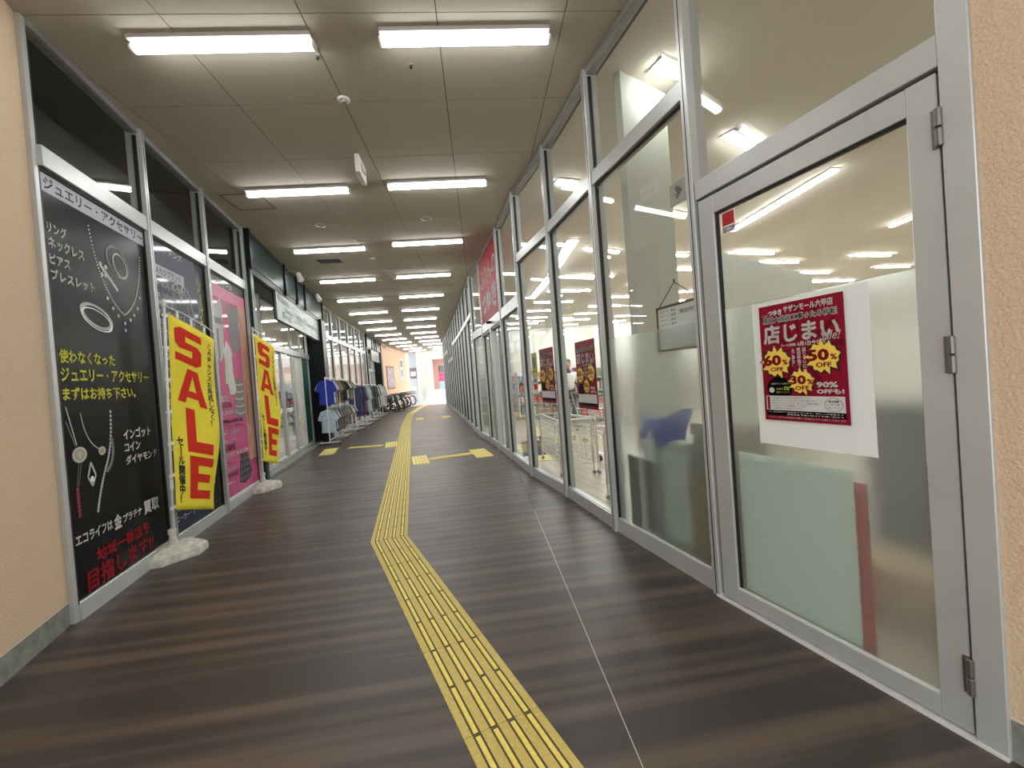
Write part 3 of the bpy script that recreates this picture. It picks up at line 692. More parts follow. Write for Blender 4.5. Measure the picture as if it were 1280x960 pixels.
P.text('インゴット', .645, 1.03, 1.128, 1.218, WHT, 2, bold=.03); P.text('コイン', .645, .86, 1.03, 1.105, WHT, 2, bold=.03); P.text('ダイヤモンド', .65, 1.10, .925, 1.0, WHT, 2, bold=.03)
P.text('エコライフは', .04, .42, .482, .555, WHT, 2, bold=.03); P.text('金', .44, .53, .462, .575, WHT, 2, bold=.035); P.text('プラチナ', .55, .80, .485, .55, WHT, 2, bold=.03); P.text('買取', .83, 1.06, .462, .575, WHT, 2, bold=.035)
P.text('地域一番店を', .225, .88, .30, .40, REDT, 2, bold=.03); P.text('目指します!!', .115, .93, .135, .285, REDT, 2, bold=.035)
# jewellery pictures
P.ellipse('bangle', .77, 2.60, .155, .125, SILVD, 1.5, ri=.84, rot=-.5); P.ellipse('bangle', .80, 2.58, .11, .085, SILV, 1.7, ri=.85, rot=-.9)
P.ellipse('ring_picture', .46, 2.10, .185, .085, SILV, 1.6, ri=.78, rot=-.25); P.ellipse('ring_picture', .46, 2.075, .175, .075, WHT, 1.8, ri=.90, rot=-.25)
def bez(p, q, r, n): return [((1 - t) ** 2 * p[0] + 2 * t * (1 - t) * q[0] + t * t * r[0], (1 - t) ** 2 * p[1] + 2 * t * (1 - t) * q[1] + t * t * r[1]) for t in [k / n for k in range(n + 1)]]
P.beads('necklace_picture', bez((.45, 2.79), (.52, 2.30), (.80, 2.17), 34) + bez((.80, 2.17), (1.04, 2.28), (1.10, 2.74), 34), .0065, WHT, 1.9)
P.beads('necklace_picture', [(.60, 2.27), (.66, 2.20), (.72, 2.15), (.80, 2.10), (.80, 2.04), (.88, 2.14), (.94, 2.19), (1.0, 2.26), (1.05, 2.36)], .016, SILV, 2.0)
P.stroke('cross_picture', [(.55, 2.52), (.74, 2.36)], .03, SILV, 1.9); P.beads('cross_picture', [(.58, 2.49), (.61, 2.52), (.56, 2.45), (.55, 2.53), (.60, 2.45)], .02, SILV, 2.1)
P.stroke('chain_picture', [(.06, 1.43), (.13, 1.16)], .010, SILV, 1.6); P.stroke('chain_picture', [(.05, 1.33), (.12, 1.15)], .008, SILVD, 1.7)
P.ellipse('coin_picture', .15, 1.09, .07, .055, SILV, 1.8); P.ellipse('coin_picture', .15, 1.09, .05, .038, mat('old_gold_print', (.35, .30, .16), .4), 2.0); P.ellipse('coin_picture', .15, 1.09, .02, .025, SILV, 2.2)
P.stroke('chain_picture', bez((.19, 1.38), (.22, 1.15), (.36, 1.10), 8), .008, SILV, 1.6); P.ellipse('coin_picture', .38, 1.085, .04, .032, SILV, 1.8); P.ellipse('coin_picture', .38, 1.085, .024, .018, mat('old_gold_print', (.35, .30, .16), .4), 2.0)
P.beads('chain_picture', bez((.51, 1.37), (.50, 1.1), (.40, .95), 16) + bez((.40, .95), (.32, .8), (.28, .66), 14), .013, SILV, 1.8)
P.beads('chain_picture', bez((.50, 1.15), (.52, 1.0), (.42, .93), 10), .018, SILVD, 1.9)
P.stroke('pendant_picture', [(.25, 1.02), (.21, .92), (.25, .85), (.29, .92), (.25, 1.02)], .016, SILV, 1.9); P.ellipse('pendant_picture', .25, .90, .018, .022, WHT, 2.1)
P.stroke('chain_picture', [(.14, 1.05), (.10, .88)], .006, SILVD, 1.6); P.stroke('chain_picture', [(.165, 1.05), (.115, .88)], .006, SILVD, 1.6)
P.beads('pendant_picture', [(.10, .86 - k * .03) for k in range(7)], .018, mat('garnet_print', (.22, .03, .08), .4), 1.9)
# --- navy menswear poster
t, L, P = lposter(1, 'navy menswear brand list poster behind the nearest sale banner')
x0, x1 = .036, L - .036
P.sheet('poster_sheet', x0, x1, .13, 3.0, NAVYP)
P.rect('side_strip', .93, x1, .13, 3.0, BLACKP, .7)
P.text('メンズ', .38, .65, 2.915, 2.985, WHT, 2, bold=.02)
P.rect('heading_band', x0, .66, 2.655, 2.765, BANDP, 1); P.text('アメカジブランド', .045, .60, 2.672, 2.75, BLKT, 2, bold=.02)
rows = [('THE REAL McCOYS', .66, 2.552), ("Buzz Rickson's", .46, 2.452), ('WAREHOUSE', .40, 2.368), ('東洋エンタープライズ', .62, 2.27), ('EVISU', .22, 2.18), ('ドゥニームライト', .45, 2.092)]
for s_, xe, z in rows: P.text(s_, .045, xe, z, z + .055, WHT, 2, bold=.012)
P.stroke('shirt_outline', [(.42, 2.62), (.44, 2.36)], .010, SILV, 1.5); P.stroke('shirt_outline', [(.40, 2.60), (.50, 2.66), (.55, 2.56), (.62, 2.66), (.74, 2.60), (.82, 2.35), (.80, 2.2)], .014, SILV, 1.6); P.stroke('shirt_outline', [(.50, 2.66), (.57, 2.47), (.62, 2.66)], .010, WHT, 1.7); P.stroke('shirt_outline', [(.70, 2.45), (.74, 2.1)], .010, SILV, 1.8)
P.rect('heading_band', x0, .60, 1.83, 1.94, BANDP, 1); P.text('セレクトブランド', .05, .57, 1.848, 1.925, BLKT, 2, bold=.02)
for k, s_ in enumerate(('TOMORROWLAND', 'BEAMS', 'JOURNAL STANDARD', 'UNITED ARROWS', 'NEPENTHES', 'URBAN RESEARCH')): P.text(s_, .05, (.72, .33, .78, .66, .5, .7)[k], 1.70 - k * .105, 1.755 - k * .105, WHT, 2, bold=.012)
P.text('ノーブランドまで買取いたします。', .955, 1.06, .42, 2.78, YELT, 2, bold=.02, vertical=True)
P.rect('heading_band', x0, .60, .93, 1.03, BANDP, 1); P.text('スポーツ', .05, .4, .945, 1.015, BLKT, 2, bold=.02)
P.text('白色、ワークジーンズ', .05, .86, .33, .40, WHT, 2, bold=.02); P.text('スニーカー・ブーツ etc.', .05, .72, .225, .29, WHT, 2, bold=.02)
# --- pink ladies poster
t, L, P = lposter(2, 'pink ladies wear poster between the two sale banners')
x0, x1 = .036, L - .036
P.sheet('poster_sheet', x0, x1, .125, 3.0, PINKP)
P.rect('top_band', x0, x1, 2.88, 3.0, mat('dark_grey_print', (.06, .065, .065), .4, coat=.3), 1)
P.text('レディース', .27, .80, 2.90, 2.975, WHT, 2, bold=.02)
P.rect('pale_pink_band', x0, x1, 2.72, 2.88, PINKL, .8)  # lighter pink band under the top band
P.rect('side_strip', .95, x1, .5, 2.72, mat('peach_print', (.60, .36, .30), .5), .9)
CL1 = mat('pale_cloth_print', (.46, .47, .46), .5); CL2 = mat('grey_cloth_print', (.20, .205, .21), .5); CL3 = mat('white_cloth_print', (.62, .61, .57), .5)
P.poly('blouse_picture', [(.05, 2.78), (.13, 2.64), (.25, 2.60), (.35, 2.74), (.43, 2.60), (.38, 2.45), (.39, 2.2), (.33, 1.95), (.24, 1.88), (.14, 1.93), (.05, 1.85), (.06, 2.3)], CL1, 1.3)
P.poly('blouse_picture', [(.07, 2.45), (.36, 2.45), (.36, 2.37), (.07, 2.37)], CL2, 1.6); P.poly('blouse_picture', [(.18, 2.3), (.24, 2.3), (.24, 1.92), (.18, 1.92)], CL2, 1.7)
P.poly('sweater_picture', [(.56, 2.68), (.66, 2.70), (.74, 2.64), (.84, 2.72), (.94, 2.66), (.92, 2.3), (.90, 2.08), (.78, 2.02), (.66, 2.05), (.60, 2.15), (.58, 2.4)], CL2, 1.3)
P.poly('dress_picture', [(.32, 2.18), (.38, 2.06), (.44, 2.18), (.50, 2.14), (.60, 2.02), (.60, 1.75), (.66, 1.50), (.60, 1.46), (.44, 1.45), (.40, 1.6), (.34, 1.6), (.36, 1.9)], CL3, 1.5)
P.stroke('dress_picture', [(.45, 2.1), (.50, 1.5)], .012, CL1, 1.8); P.stroke('dress_picture', [(.39, 2.05), (.42, 1.6)], .012, CL1, 1.9)
P.poly('vest_picture', [(.60, 1.72), (.70, 1.66), (.78, 1.66), (.88, 1.70), (.92, 1.45), (.92, 1.18), (.80, 1.12), (.66, 1.13), (.56, 1.20), (.60, 1.45)], CL2, 1.4)
for k in range(5): P.stroke('vest_picture', [(.59, 1.60 - k * .10), (.75, 1.58 - k * .10), (.91, 1.60 - k * .10)], .02, CL1, 1.7)
P.poly('skirt_picture', [(.60, .64), (.86, .62), (.99, .34), (.92, .27), (.70, .22), (.52, .26)], mat('charcoal_print', (.04, .042, .042), .5), 1.4)
for k in range(4): P.stroke('skirt_picture', [(.56 - k * .01, .56 - k * .09), (.90 + k * .02, .55 - k * .08)], .012, CL2, 1.7); P.stroke('skirt_picture', [(.64 + k * .07, .62), (.60 + k * .11, .26)], .012, CL2, 1.9)
br = [('DIESEL', .39, 1.37, .075, WHT), ('ZUCCA', .46, 1.29, .06, BLKT), ('DOLCE&GABBANA', .62, 1.20, .05, WHT), ('COMME des GARCONS', .80, 1.08, .055, BLKT), ('JOURNAL STANDARD', .82, 1.0, .06, PINKL), ('MARC JACOBS', .65, .92, .065, WHT), ('UNITED ARROWS', .50, .835, .04, WHT), ('BEAMS', .46, .725, .085, BLKT), ('BURBERRY BLUE LABEL', .93, .645, .055, WHT), ('Soleil', .25, .56, .045, PINKL), ('L. Biondo', .46, .465, .06, WHT), ('TITICACA', .50, .385, .06, BLKT), ('etc...', .36, .31, .035, WHT)]
for s_, xe, z, h_, m in br: P.text(s_, .07, xe, z, z + h_, m, 2.3, bold=.02)
P.text('レディースバッグ服買取します', .965, 1.07, .55, 2.66, mat('gold_print', (.55, .38, .06), .5), 2.3, bold=.02, vertical=True)
P.rect('pale_margin', x0, x1, .125, .145, WHT, 2)

# ------------------------------------------------------------------ sale banners
def banner(px, py, H, tipx, tipy, drop, fw, label, blabel, bx, by, brz, lean=0.0):
    rz = math.atan2(tipy - py, tipx - px)
    t = empty('sale_banner', (px, py, 0), rz, label=label, cat='banner')
    t.rotation_euler = (Matrix.Rotation(lean, 3, 'Y') @ Matrix.Rotation(rz, 3, 'Z')).to_euler()
    MB().tube([(0, 0, .10), (0, 0, H)], .0125, 12).build('pole', WHITEM, t, smooth=True)
    MB().tube([(0, 0, .62), (0, 0, .70)], .016, 12).build('pole_joint', WHITEP, t); MB().tube([(0, 0, 1.22), (0, 0, 1.30)], .016, 12).build('pole_joint', WHITEP, t)
    MB().tube([(-.015, 0, H - .01), (.2, 0, H - drop * .25), (.45, 0, H - drop * .66), (fw + .05, 0, H - drop)], .006, 8).build('arm', WHITEM, t)
    MB().lathe([(.016, 0), (.018, .005), (.018, .03), (.006, .045)], 0, 0, 12, H - .02).build('pole_cap', WHITEP, t)
    top = H - .07; bot = .42; nx, nz = 12, 34
    def surf(u, v):        # u 0..1 across, v 0..1 down
        wob = .018 * math.sin(v * 9 + u * 2.5) * (0.3 + u) + .03 * math.sin(v * 4.2) * u
        return Vector((.035 + (fw - .02) * u - .05 * u * v * math.sin(v * 2.2), -wob - .02 * u * v, top - (top - bot) * v - drop * u * (1 - .25 * v)))
    def cloth(name, grid, m, off, th=None, pts=None):
        b = MB(); N = len(grid); 
        vs = [surf(u, v) + Vector((0, off, 0)) for (u, v) in grid]; return vs
    vs = [surf(i / nx, j / nz) for j in range(nz + 1) for i in range(nx + 1)]
    fs = [(j * (nx + 1) + i, j * (nx + 1) + i + 1, (j + 1) * (nx + 1) + i + 1, (j + 1) * (nx + 1) + i) for j in range(nz) for i in range(nx)]
    me = bpy.data.meshes.new('cloth'); me.from_pydata(vs, [], fs); me.materials.append(FLAGY)
    me.polygons.foreach_set('use_smooth', [True] * len(me.polygons))
    o = bpy.data.objects.new('cloth', me); COL.objects.link(o); o.parent = t
    md = o.modifiers.new('thick', 'SOLIDIFY'); md.thickness = .0015
    # letters cut into strips so that they follow the cloth
    def decal(body_or_polys, u0, u1, v0, v1, m, name='lettering', bold=.0, vertical=False):
        bm = bmesh.new()
        if isinstance(body_or_polys, str):
            tm = text_mesh(body_or_polys, bold, vertical); xs = [q.co.x for q in tm.vertices]; zs = [q.co.y for q in tm.vertices]
            ax, bx_, ay, by_ = min(xs), max(xs), min(zs), max(zs)
            for q in tm.vertices: q.co = (u0 + (q.co.x - ax) / (bx_ - ax) * (u1 - u0), v1 - (q.co.y - ay) / (by_ - ay) * (v1 - v0), 0)
            bm.from_mesh(tm); bpy.data.meshes.remove(tm)
        else:
            for pl_ in body_or_polys: bm.faces.new([bm.verts.new((u0 + p[0] * (u1 - u0), v1 - p[1] * (v1 - v0), 0)) for p in pl_])
            for k in range(1, 8): bmesh.ops.bisect_plane(bm, geom=bm.verts[:] + bm.edges[:] + bm.faces[:], plane_co=(u0 + (u1 - u0) * k / 8, 0, 0), plane_no=(1, 0, 0))
            bmesh.ops.triangulate(bm, faces=bm.faces[:])
        for k in range(1, 10): bmesh.ops.bisect_plane(bm, geom=bm.verts[:] + bm.edges[:] + bm.faces[:], plane_co=(0, v0 + (v1 - v0) * k / 10, 0), plane_no=(0, 1, 0))
        for q in bm.verts: q.co = surf(q.co.x, q.co.y) + Vector((0, -.004, 0))
        me = bpy.data.meshes.new(name); bm.to_mesh(me); bm.free(); me.materials.append(m)
        o = bpy.data.objects.new(name, me); COL.objects.link(o); o.parent = t
    S = [[(0, .0), (.78, .0), (1, .12), (1, .30), (.62, .30), (.62, .22), (0, .22)], [(.62, .30), (1, .30), (1, .50), (.85, .62), (.38, .62), (.62, .42)], [(0, .50), (.15, .38), (.62, .42), (.38, .62), (.38, .70), (0, .70)], [(0, .70), (.38, .70), (.38, .78), (1, .78), (1, 1), (.2, 1), (0, .88)]]
    A = [[(0, 0), (.26, 0), (.34, .22), (.66, .22), (.74, 0), (1, 0), (.66, 1), (.34, 1)]]
    A = [[(0, 0), (.26, 0), (.5, .84), (.5, 1), (.32, 1)], [(.5, .84), (.74, 0), (1, 0), (.68, 1), (.5, 1)], [(.31, .18), (.69, .18), (.64, .38), (.36, .38)]]
    Lp = [[(0, 0), (1, 0), (1, .26), (.34, .26), (.34, 1), (0, 1)]]
    Ep = [[(0, 0), (1, 0), (1, .2), (.34, .2), (.34, .4), (.9, .4), (.9, .6), (.34, .6), (.34, .8), (1, .8), (1, 1), (0, 1)]]
    Lp = [[(0, 0), (.34, 0), (.34, 1), (0, 1)], [(.34, 0), (1, 0), (1, .26), (.34, .26)]]
    Ep = [[(0, 0), (.34, 0), (.34, 1), (0, 1)], [(.34, 0), (1, 0), (1, .21), (.34, .21)], [(.34, .40), (.92, .40), (.92, .60), (.34, .60)], [(.34, .79), (1, .79), (1, 1), (.34, 1)]]
    for pl_, u0, u1, v0, v1 in ((S, .10, .66, .04, .22), (A, .14, .78, .245, .43), (Lp, .30, .86, .455, .69), (Ep, .33, .88, .71, .94)): decal(pl_, u0, u1, v0, v1, FLAGR, 'sale_letter')
    decal('このチャンスお見逃しなく！', .80, .93, .05, .52, BLKT, bold=.03, vertical=True)
    decal('セール開催中！', .08, .22, .62, .965, BLKT, bold=.04, vertical=True)
    for k in range(7):
        z = top - .03 - k * (top - bot - .06) / 6; MB().tube([(-.016, 0, z - .012), (-.016, 0, z + .012)], .010, 8).build('clip_loop', WHITEP, t); box('clip_tab', WHT, t, -.01, .045, -.003, .003, z - .015, z + .015)
    for k in range(3): u = .2 + .3 * k; q = surf(u, 0); box('clip_tab', WHT, t, q.x - .012, q.x + .012, -.004, .004, q.z - .01, q.z + .075)
    # water weight base
    bt = empty('banner_base', (bx, by, 0), brz, label=blabel, cat='banner base')
    WB = mat('weathered_white_plastic', (.56, .56, .50), .55, noise=(18, .22))
    o1 = [(-.24, -.10), (-.17, -.17), (.12, -.19), (.24, -.08), (.24, .08), (.12, .19), (-.17, .17), (-.24, .10)]
    bm = MB(); rings = [(1.0, 0), (1.02, .02), (1.0, .065), (.90, .085), (.45, .12), (.22, .125)]; vs = [(p[0] * k, p[1] * k, z) for k, z in rings for p in o1]; m_ = len(o1)
    fs = [(i * m_ + k, i * m_ + (k + 1) % m_, (i + 1) * m_ + (k + 1) % m_, (i + 1) * m_ + k) for i in range(len(rings) - 1) for k in range(m_)] + [tuple(range(m_)), tuple((len(rings) - 1) * m_ + k for k in range(m_))]
    bm.add(vs, fs).build('tank', WB, bt)
    for sx in (-1, 1):
        for sy in (-1, 1): MB().add([(sx * .08, sy * .05, .115), (sx * .20, sy * .09, .09), (sx * .20, sy * .12, .085), (sx * .08, sy * .08, .105), (sx * .08, sy * .055, .128), (sx * .19, sy * .095, .104), (sx * .19, sy * .11, .10), (sx * .08, sy * .075, .12)], [(0, 3, 2, 1), (4, 5, 6, 7), (0, 1, 5, 4), (1, 2, 6, 5), (2, 3, 7, 6), (3, 0, 4, 7)]).build('rib', WB, bt)
    MB().lathe([(.045, 0), (.035, .03), (.026, .07), (.026, .085), (.034, .09), (.034, .135), (.022, .14)], 0, 0, 16, .12).build('socket', WB, bt)
    MB().lathe([(.022, 0), (.022, .012), (.0, .014)], .17, 0, 12, .088).build('filler_cap', WB, bt)
banner(-3.19, 3.76, 2.30, -3.165, 4.36, .20, .55, 'yellow and red SALE banner in front of the navy poster', 'weathered white plastic weight base under the nearer sale banner', -3.19, 3.76, math.radians(62), .045)
banner(-3.83, 6.20, 2.42, -3.86, 6.80, .18, .55, 'yellow and red SALE banner by the left glass doors', 'white plastic weight base under the farther sale banner', -3.83, 6.20, math.radians(68), .012)

# ------------------------------------------------------------------ right side posters
def yen_poster(parent_loc, rz, x0, z0, w, h, y, label, full=True):
    t = empty('sale_poster', parent_loc, rz, label=label, cat='poster'); P = Poster(t, y)
    X = lambda u: x0 + u * w
    Z = lambda v: z0 + h - v * h
    P.sheet('poster_sheet', x0, x0 + w, z0, z0 + h, CRIM, th=.0015)
    for k in range(12):
        a = k * .52; P.poly('ray', [(X(.5), Z(.40)), (X(.5) + .5 * w * math.cos(a) * .98, Z(.40) + .38 * h * math.sin(a)), (X(.5) + .5 * w * math.cos(a + .13) * .98, Z(.40) + .38 * h * math.sin(a + .13))], CRIMD, .3)
    T = lambda s, u0, u1, v0, v1, m, l=2, **k: P.text(s, X(u0), X(u1), Z(v1), Z(v0), m, l, **k)
    if full:
        T('ふとんの', .05, .125, .075, .095, WHT, bold=.02); T('つゆき', .13, .31, .045, .095, WHT, bold=.06); T('サザンモール六甲店', .33, .90, .025, .085, WHT, bold=.04)
    T('施設大改装工事のため移転', .05, .94, .098, .160, WHT, 2, bold=.075); T('施設大改装工事のため移転', .055, .935, .103, .155, BLKT, 3, bold=.01)
    T('店じまい', .05, .95, .17, .335, WHT, 2.5, bold=.035)
    T('Sale!', .74, .965, .275, .345, WHT, 4, bold=.01, shear=.35)
    T('セール期間：', .27, .47, .345, .370, WHT, bold=.03); T('6月1日㊐まで', .48, .80, .335, .375, WHT, bold=.045)
    for (u, v, R, s_, hh) in ((.20, .495, .19, '60', .085), (.76, .475, .19, '50', .085), (.50, .665, .155, '30', .07)):
        P.poly('starburst', star(X(u), Z(v), R * w * 1.14, R * w * .86, 13), BLKT, 2.2); P.poly('starburst', star(X(u), Z(v), R * w * 1.02, R * w * .77, 13), mat('starburst_yellow', (.86, .62, .10), .4), 2.8)
        T(s_, u - .17 * hh / .085, u + .07 * hh / .085, v - hh * .75, v + hh * .35, mat('deep_red_letter', (.36, .01, .02), .4), 3.6, bold=.05)
        T('%', u + .08 * hh / .085, u + .15, v - .02, v + .025, mat('deep_red_letter', (.36, .01, .02), .4), 3.6, bold=.03)
        T('OFF', u - .08, u + .09, v + .042 * hh / .085, v + .042 * hh / .085 + .038, mat('deep_red_letter', (.36, .01, .02), .4), 3.6, bold=.03)
    T('店じまいにつき', .53, .575, .385, .625, WHT, 2.4, bold=.03, vertical=True); T('売切特価で', .465, .51, .385, .545, WHT, 2.4, bold=.03, vertical=True); T('大ご奉仕！', .40, .44, .39, .54, WHT, 2.4, bold=.03, vertical=True)
    T('90%', .67, .90, .670, .715, WHT, bold=.05); T('OFFも!', .67, .96, .725, .765, WHT, bold=.05)
    P.ellipse('black_badge', X(.22), Z(.72), .165 * w, .105 * h * .95, BLACKP, 2.4)
    if full:
        T('当店ポイント２倍です', .12, .36, .672, .688, WHT, 3.4, bold=.02); T('お得な', .18, .27, .715, .735, mat('lime_print', (.55, .70, .08), .5), 3.4, bold=.03); T('5%', .28, .35, .705, .738, mat('lime_print', (.55, .70, .08), .5), 3.4, bold=.05); T('還元ポイントカード', .18, .35, .745, .762, mat('lime_print', (.55, .70, .08), .5), 3.4, bold=.02)
        P.ellipse('badge_dot', X(.12), Z(.735), .035 * w, .035 * w, mat('pale_print', (.6, .58, .55), .5), 3.6)
    P.rect('notice_box', X(.035), X(.965), Z(.910), Z(.785), mat('pale_notice', (.62, .62, .62), .5), 2.8)
    if full:
        P.rect('notice_tab', X(.05), X(.085), Z(.905), Z(.79), CRIM, 3.2)
        for k, s_ in enumerate(('平素は格別のお引き立てを賜り厚く御礼申し上げます。', '当店はサザンモール六甲の改装工事に伴い', '移転することになりました。長らくのご愛顧に感謝し', '店じまいセールを開催いたします。', 'この機会にぜひお越しください。')): T(s_, .11, (.60, .66, .70, .55, .50)[k], .797 + k * .022, .810 + k * .022, BLKT, 3.4)
        P.ellipse('stamp', X(.845), Z(.85), .095 * w, .055 * h, BLKT, 3.4, ri=.95); T('新店舗', .79, .90, .815, .832, BLKT, 3.6, bold=.02); T('６月下旬', .78, .91, .840, .855, BLKT, 3.6); T('オープン', .78, .91, .865, .88, BLKT, 3.6)
    P.rect('black_strip', X(.035), X(.965), Z(.955), Z(.912), BLACKP, 2.8)
    if full:
        T('※一部対象外の商品がございます。詳しくは係員まで', .06, .94, .920, .930, WHT, 3.4); T('営業時間 午前十時より午後八時まで', .30, .94, .938, .949, WHT, 3.4); T('ふとんのつゆきは移転後も皆様のご来店を心よりお待ちしております', .05, .96, .963, .978, WHT, 3.0, bold=.01)
    return t
t = empty('paper_sheet', (RW[0][0], RW[0][1], 0), rz0, label='blank white paper sheet behind the red poster on the door', cat='paper')
MB().box(-.80, -.275, -.0262, -.0245, .962, 1.682).build('sheet', mat('white_paper', (.78, .82, .81), .6), t)
yen_poster((RW[0][0], RW[0][1], 0), rz0, -.755, 1.088, .392, .572, -.034, 'crimson closing-down sale poster on the near glass door')
rz2, L2 = frame_at(RW[2], RW[3], 'R')
yen_poster((RW[2][0], RW[2][1], 0), rz2, -.66, 1.04, .45, .665, -.012, 'crimson closing-down sale poster in the second glass bay, the larger looking', full=False)
rz3, L3 = frame_at(RW[3], RW[4], 'R')
yen_poster((RW[3][0], RW[3][1], 0), rz3, -.60, 1.06, .45, .665, -.012, 'crimson closing-down sale poster in the third glass bay, beside yellow notice', full=False)
t = empty('notice', (RW[3][0], RW[3][1], 0), rz3, label='yellow green leaflet stuck above the small white notice', cat='notice'); P = Poster(t, -.012)
P.sheet('leaflet_sheet', -.90, -.70, 1.42, 1.70, mat('lime_paper', (.50, .56, .16), .6)); P.ellipse('emblem', -.80, 1.57, .06, .08, GREYP, 1); P.text('お知らせ', -.88, -.72, 1.44, 1.48, BLKT, 1, bold=.02)
t = empty('notice', (RW[3][0], RW[3][1], 0), rz3, label='small white notice with red band under the yellow leaflet', cat='notice'); P = Poster(t, -.012)
P.sheet('leaflet_sheet', -.89, -.72, 1.16, 1.38, WHITEP); P.rect('red_band', -.87, -.74, 1.22, 1.29, FLAGR, 1); P.text('営業中', -.86, -.75, 1.31, 1.36, BLKT, 1, bold=.02)
# small square sticker on the door glass, arrow sign in second bay, exit sign over the entrance
t = empty('sticker', (RW[0][0], RW[0][1], 0), rz0, label='small red and white security sticker in the door glass corner', cat='sticker'); P = Poster(t, -.0265)
P.sheet('sticker_sheet', -.948, -.865, 2.10, 2.215, WHT, th=.001); P.rect('red_square', -.944, -.869, 2.142, 2.212, mat('sticker_red', (.42, .005, .01), .4), .5); P.text('SECOM', -.944, -.869, 2.105, 2.135, BLKT, 1, bold=.03)
# red shop sign behind the glass over the entrance
rz5, L5 = frame_at(RW[5], RW[6], 'R')
t = empty('shop_sign', (RW[5][0], RW[5][1], 0), rz5, label='red shop sign with white letters over the right entrance', cat='sign'); P = Poster(t, -.03)
P.sheet('sign_board', -1.98, -.06, 2.60, 3.90, mat('sign_red', (.40, .014, .035), .55, spec=.15), th=.01)
P.text('ふとんの', -1.85, -.15, 3.28, 3.66, WHT, 2, bold=.02); P.text('つゆき', -1.80, -.25, 2.72, 3.18, WHT, 2, bold=.05)

# ------------------------------------------------------------------ right shop interior
ri = empty('floor_store_right', (0, 0, 0), kind='structure')
Pin = [(p[0] + .06, p[1]) for p in RW[:20]]
yend = Pin[-1][1]
MB().prism(Pin[::-1] + [(3.9, 1.43), (16, 1.43), (16, yend)], 'z', -.08, .002).build('store_floor', PLANK, ri)
rc = empty('ceiling_store_right', (0, 0, 0), kind='structure')
Pc = [(p[0] + .10, p[1]) for p in RW[:20]]
MB().prism(Pc[::-1] + [(3.9, 1.3), (16, 1.3), (16, yend)], 'z', HC - .02, HC + .05).build('ceiling_board', STCEIL, rc)
ws = empty('wall_store_right', (0, 0, 0), kind='structure')
box('wall_panel', WALLW, ws, -2.6, 16.1, 22.6, 22.7, 0, HC); box('wall_panel', WALLW, ws, 15.9, 16.0, 1.35, 22.6, 0, HC); box('wall_panel', WALLW, ws, 3.9, 16, 1.34, 1.42, 0, HC)
wi = empty('wall_store_partition', (0, 0, 0), kind='structure')
def seg_wall(name, a, b, z0, z1, th, m, parent, **k):
    a, b = Vector(a), Vector(b); d = (b - a).normalized(); n_ = Vector((d.y, -d.x)) * th / 2
    return MB().prism([(p.x, p.y) for p in (a - n_, a + n_, b + n_, b - n_)], 'z', z0, z1).build(name, m, parent, **k)
SH_ = .17
PART = mat('pale_partition', (.50, .52, .46), .7)
seg_wall('partition_panel', (1.10, 3.62), (1.62, 3.96), 0, HC, .07, PART, wi)
seg_wall('partition_panel', (2.6, 5.1), (5.2, 7.1), 0, 2.75, .08, PART, wi)
0 and seg_wall('ceiling_beam', (2.0, 2.55), (4.3, 6.4), 3.55, HC - .02, .12, STCEIL, wi)
# ceiling strips in the shop, each a thing
def strip(name, label, a, b, w=.10, z=HC - .02, mt=None, group='strip lights on the shop ceilings'):
    a, b = Vector(a), Vector(b); c = (a + b) / 2; L = (b - a).length; rz = math.atan2((b - a).y, (b - a).x)
    t = empty('strip_light', (c.x, c.y, z - .002), rz, label=label, cat='light', group=group)
    MB().box(-L / 2 - .02, L / 2 + .02, -w * .8, w * .8, -.014, 0).build('lamp_body', WHITEM, t)
    MB().prism([(-w / 2, -.014), (-w * .36, -.045), (w * .36, -.045), (w / 2, -.014)], 'x', -L / 2, L / 2).build('diffuser', mt or SLAMPM, t); return t
strip('s', 'long slanting strip light seen through the top of the glass door', (4.5, 8.1), (4.68, 5.78))
strip('s', 'strip light end seen right of the door poster through clear glass', (8.05, 8.6), (8.04, 7.2))
strip('s', 'short strip light seen through the glass over the door transom', (2.62, 4.69), (3.3, 5.18))
strip('s', 'short strip light at the upper edge of the pane left of the door bay', (1.42, 3.55), (1.72, 3.68))
strip('s', 'wide slanting strip light at the top of second glass bay', (1.38, 8.0), (1.22, 10.6), .16)
strip('s', 'wide slanting strip light continuing into the third glass bay', (1.20, 10.9), (.91, 13.3), .16)
strip('s', 'small strip light above the second glass bay transom', (.80, 5.52), (1.05, 5.62))
strip('s', 'short strip light near the wide slanting one', (1.74, 8.6), (2.5, 9.0))
strip('s', 'strip light in the frosted bay below its transom', (2.14, 6.53), (3.14, 7.11))
k = 0
rowsn = ['first', 'second', 'third', 'fourth', 'fifth', 'sixth', 'seventh', 'eighth']
for j in range(7):
    y = 10.9 + j * 1.75
    for i in range(5):
        x = 1.6 + i * 2.5 - j * .3
        if x < rx(y) + 1.0: continue
        strip('s', 'store tube light in the %s row from the glass, %s from left' % (rowsn[j], rowsn[i]), (x, y), (x + 1.35, y + .35), .07)
for i, (x, y) in enumerate(((7.4, 13.2), (10.4, 14.3), (3.65, 9.5), (5.9, 9.9), (6.9, 4.4), (4.6, 3.0), (9.5, 6.0), (11.5, 9.5))):  # the later ones, out of view, are added to brighten the shop
    strip('s', 'store tube light right part of the shop, %s from the glass' % rowsn[i], (x - .6, y - .2), (x + .65, y + .2), .08)
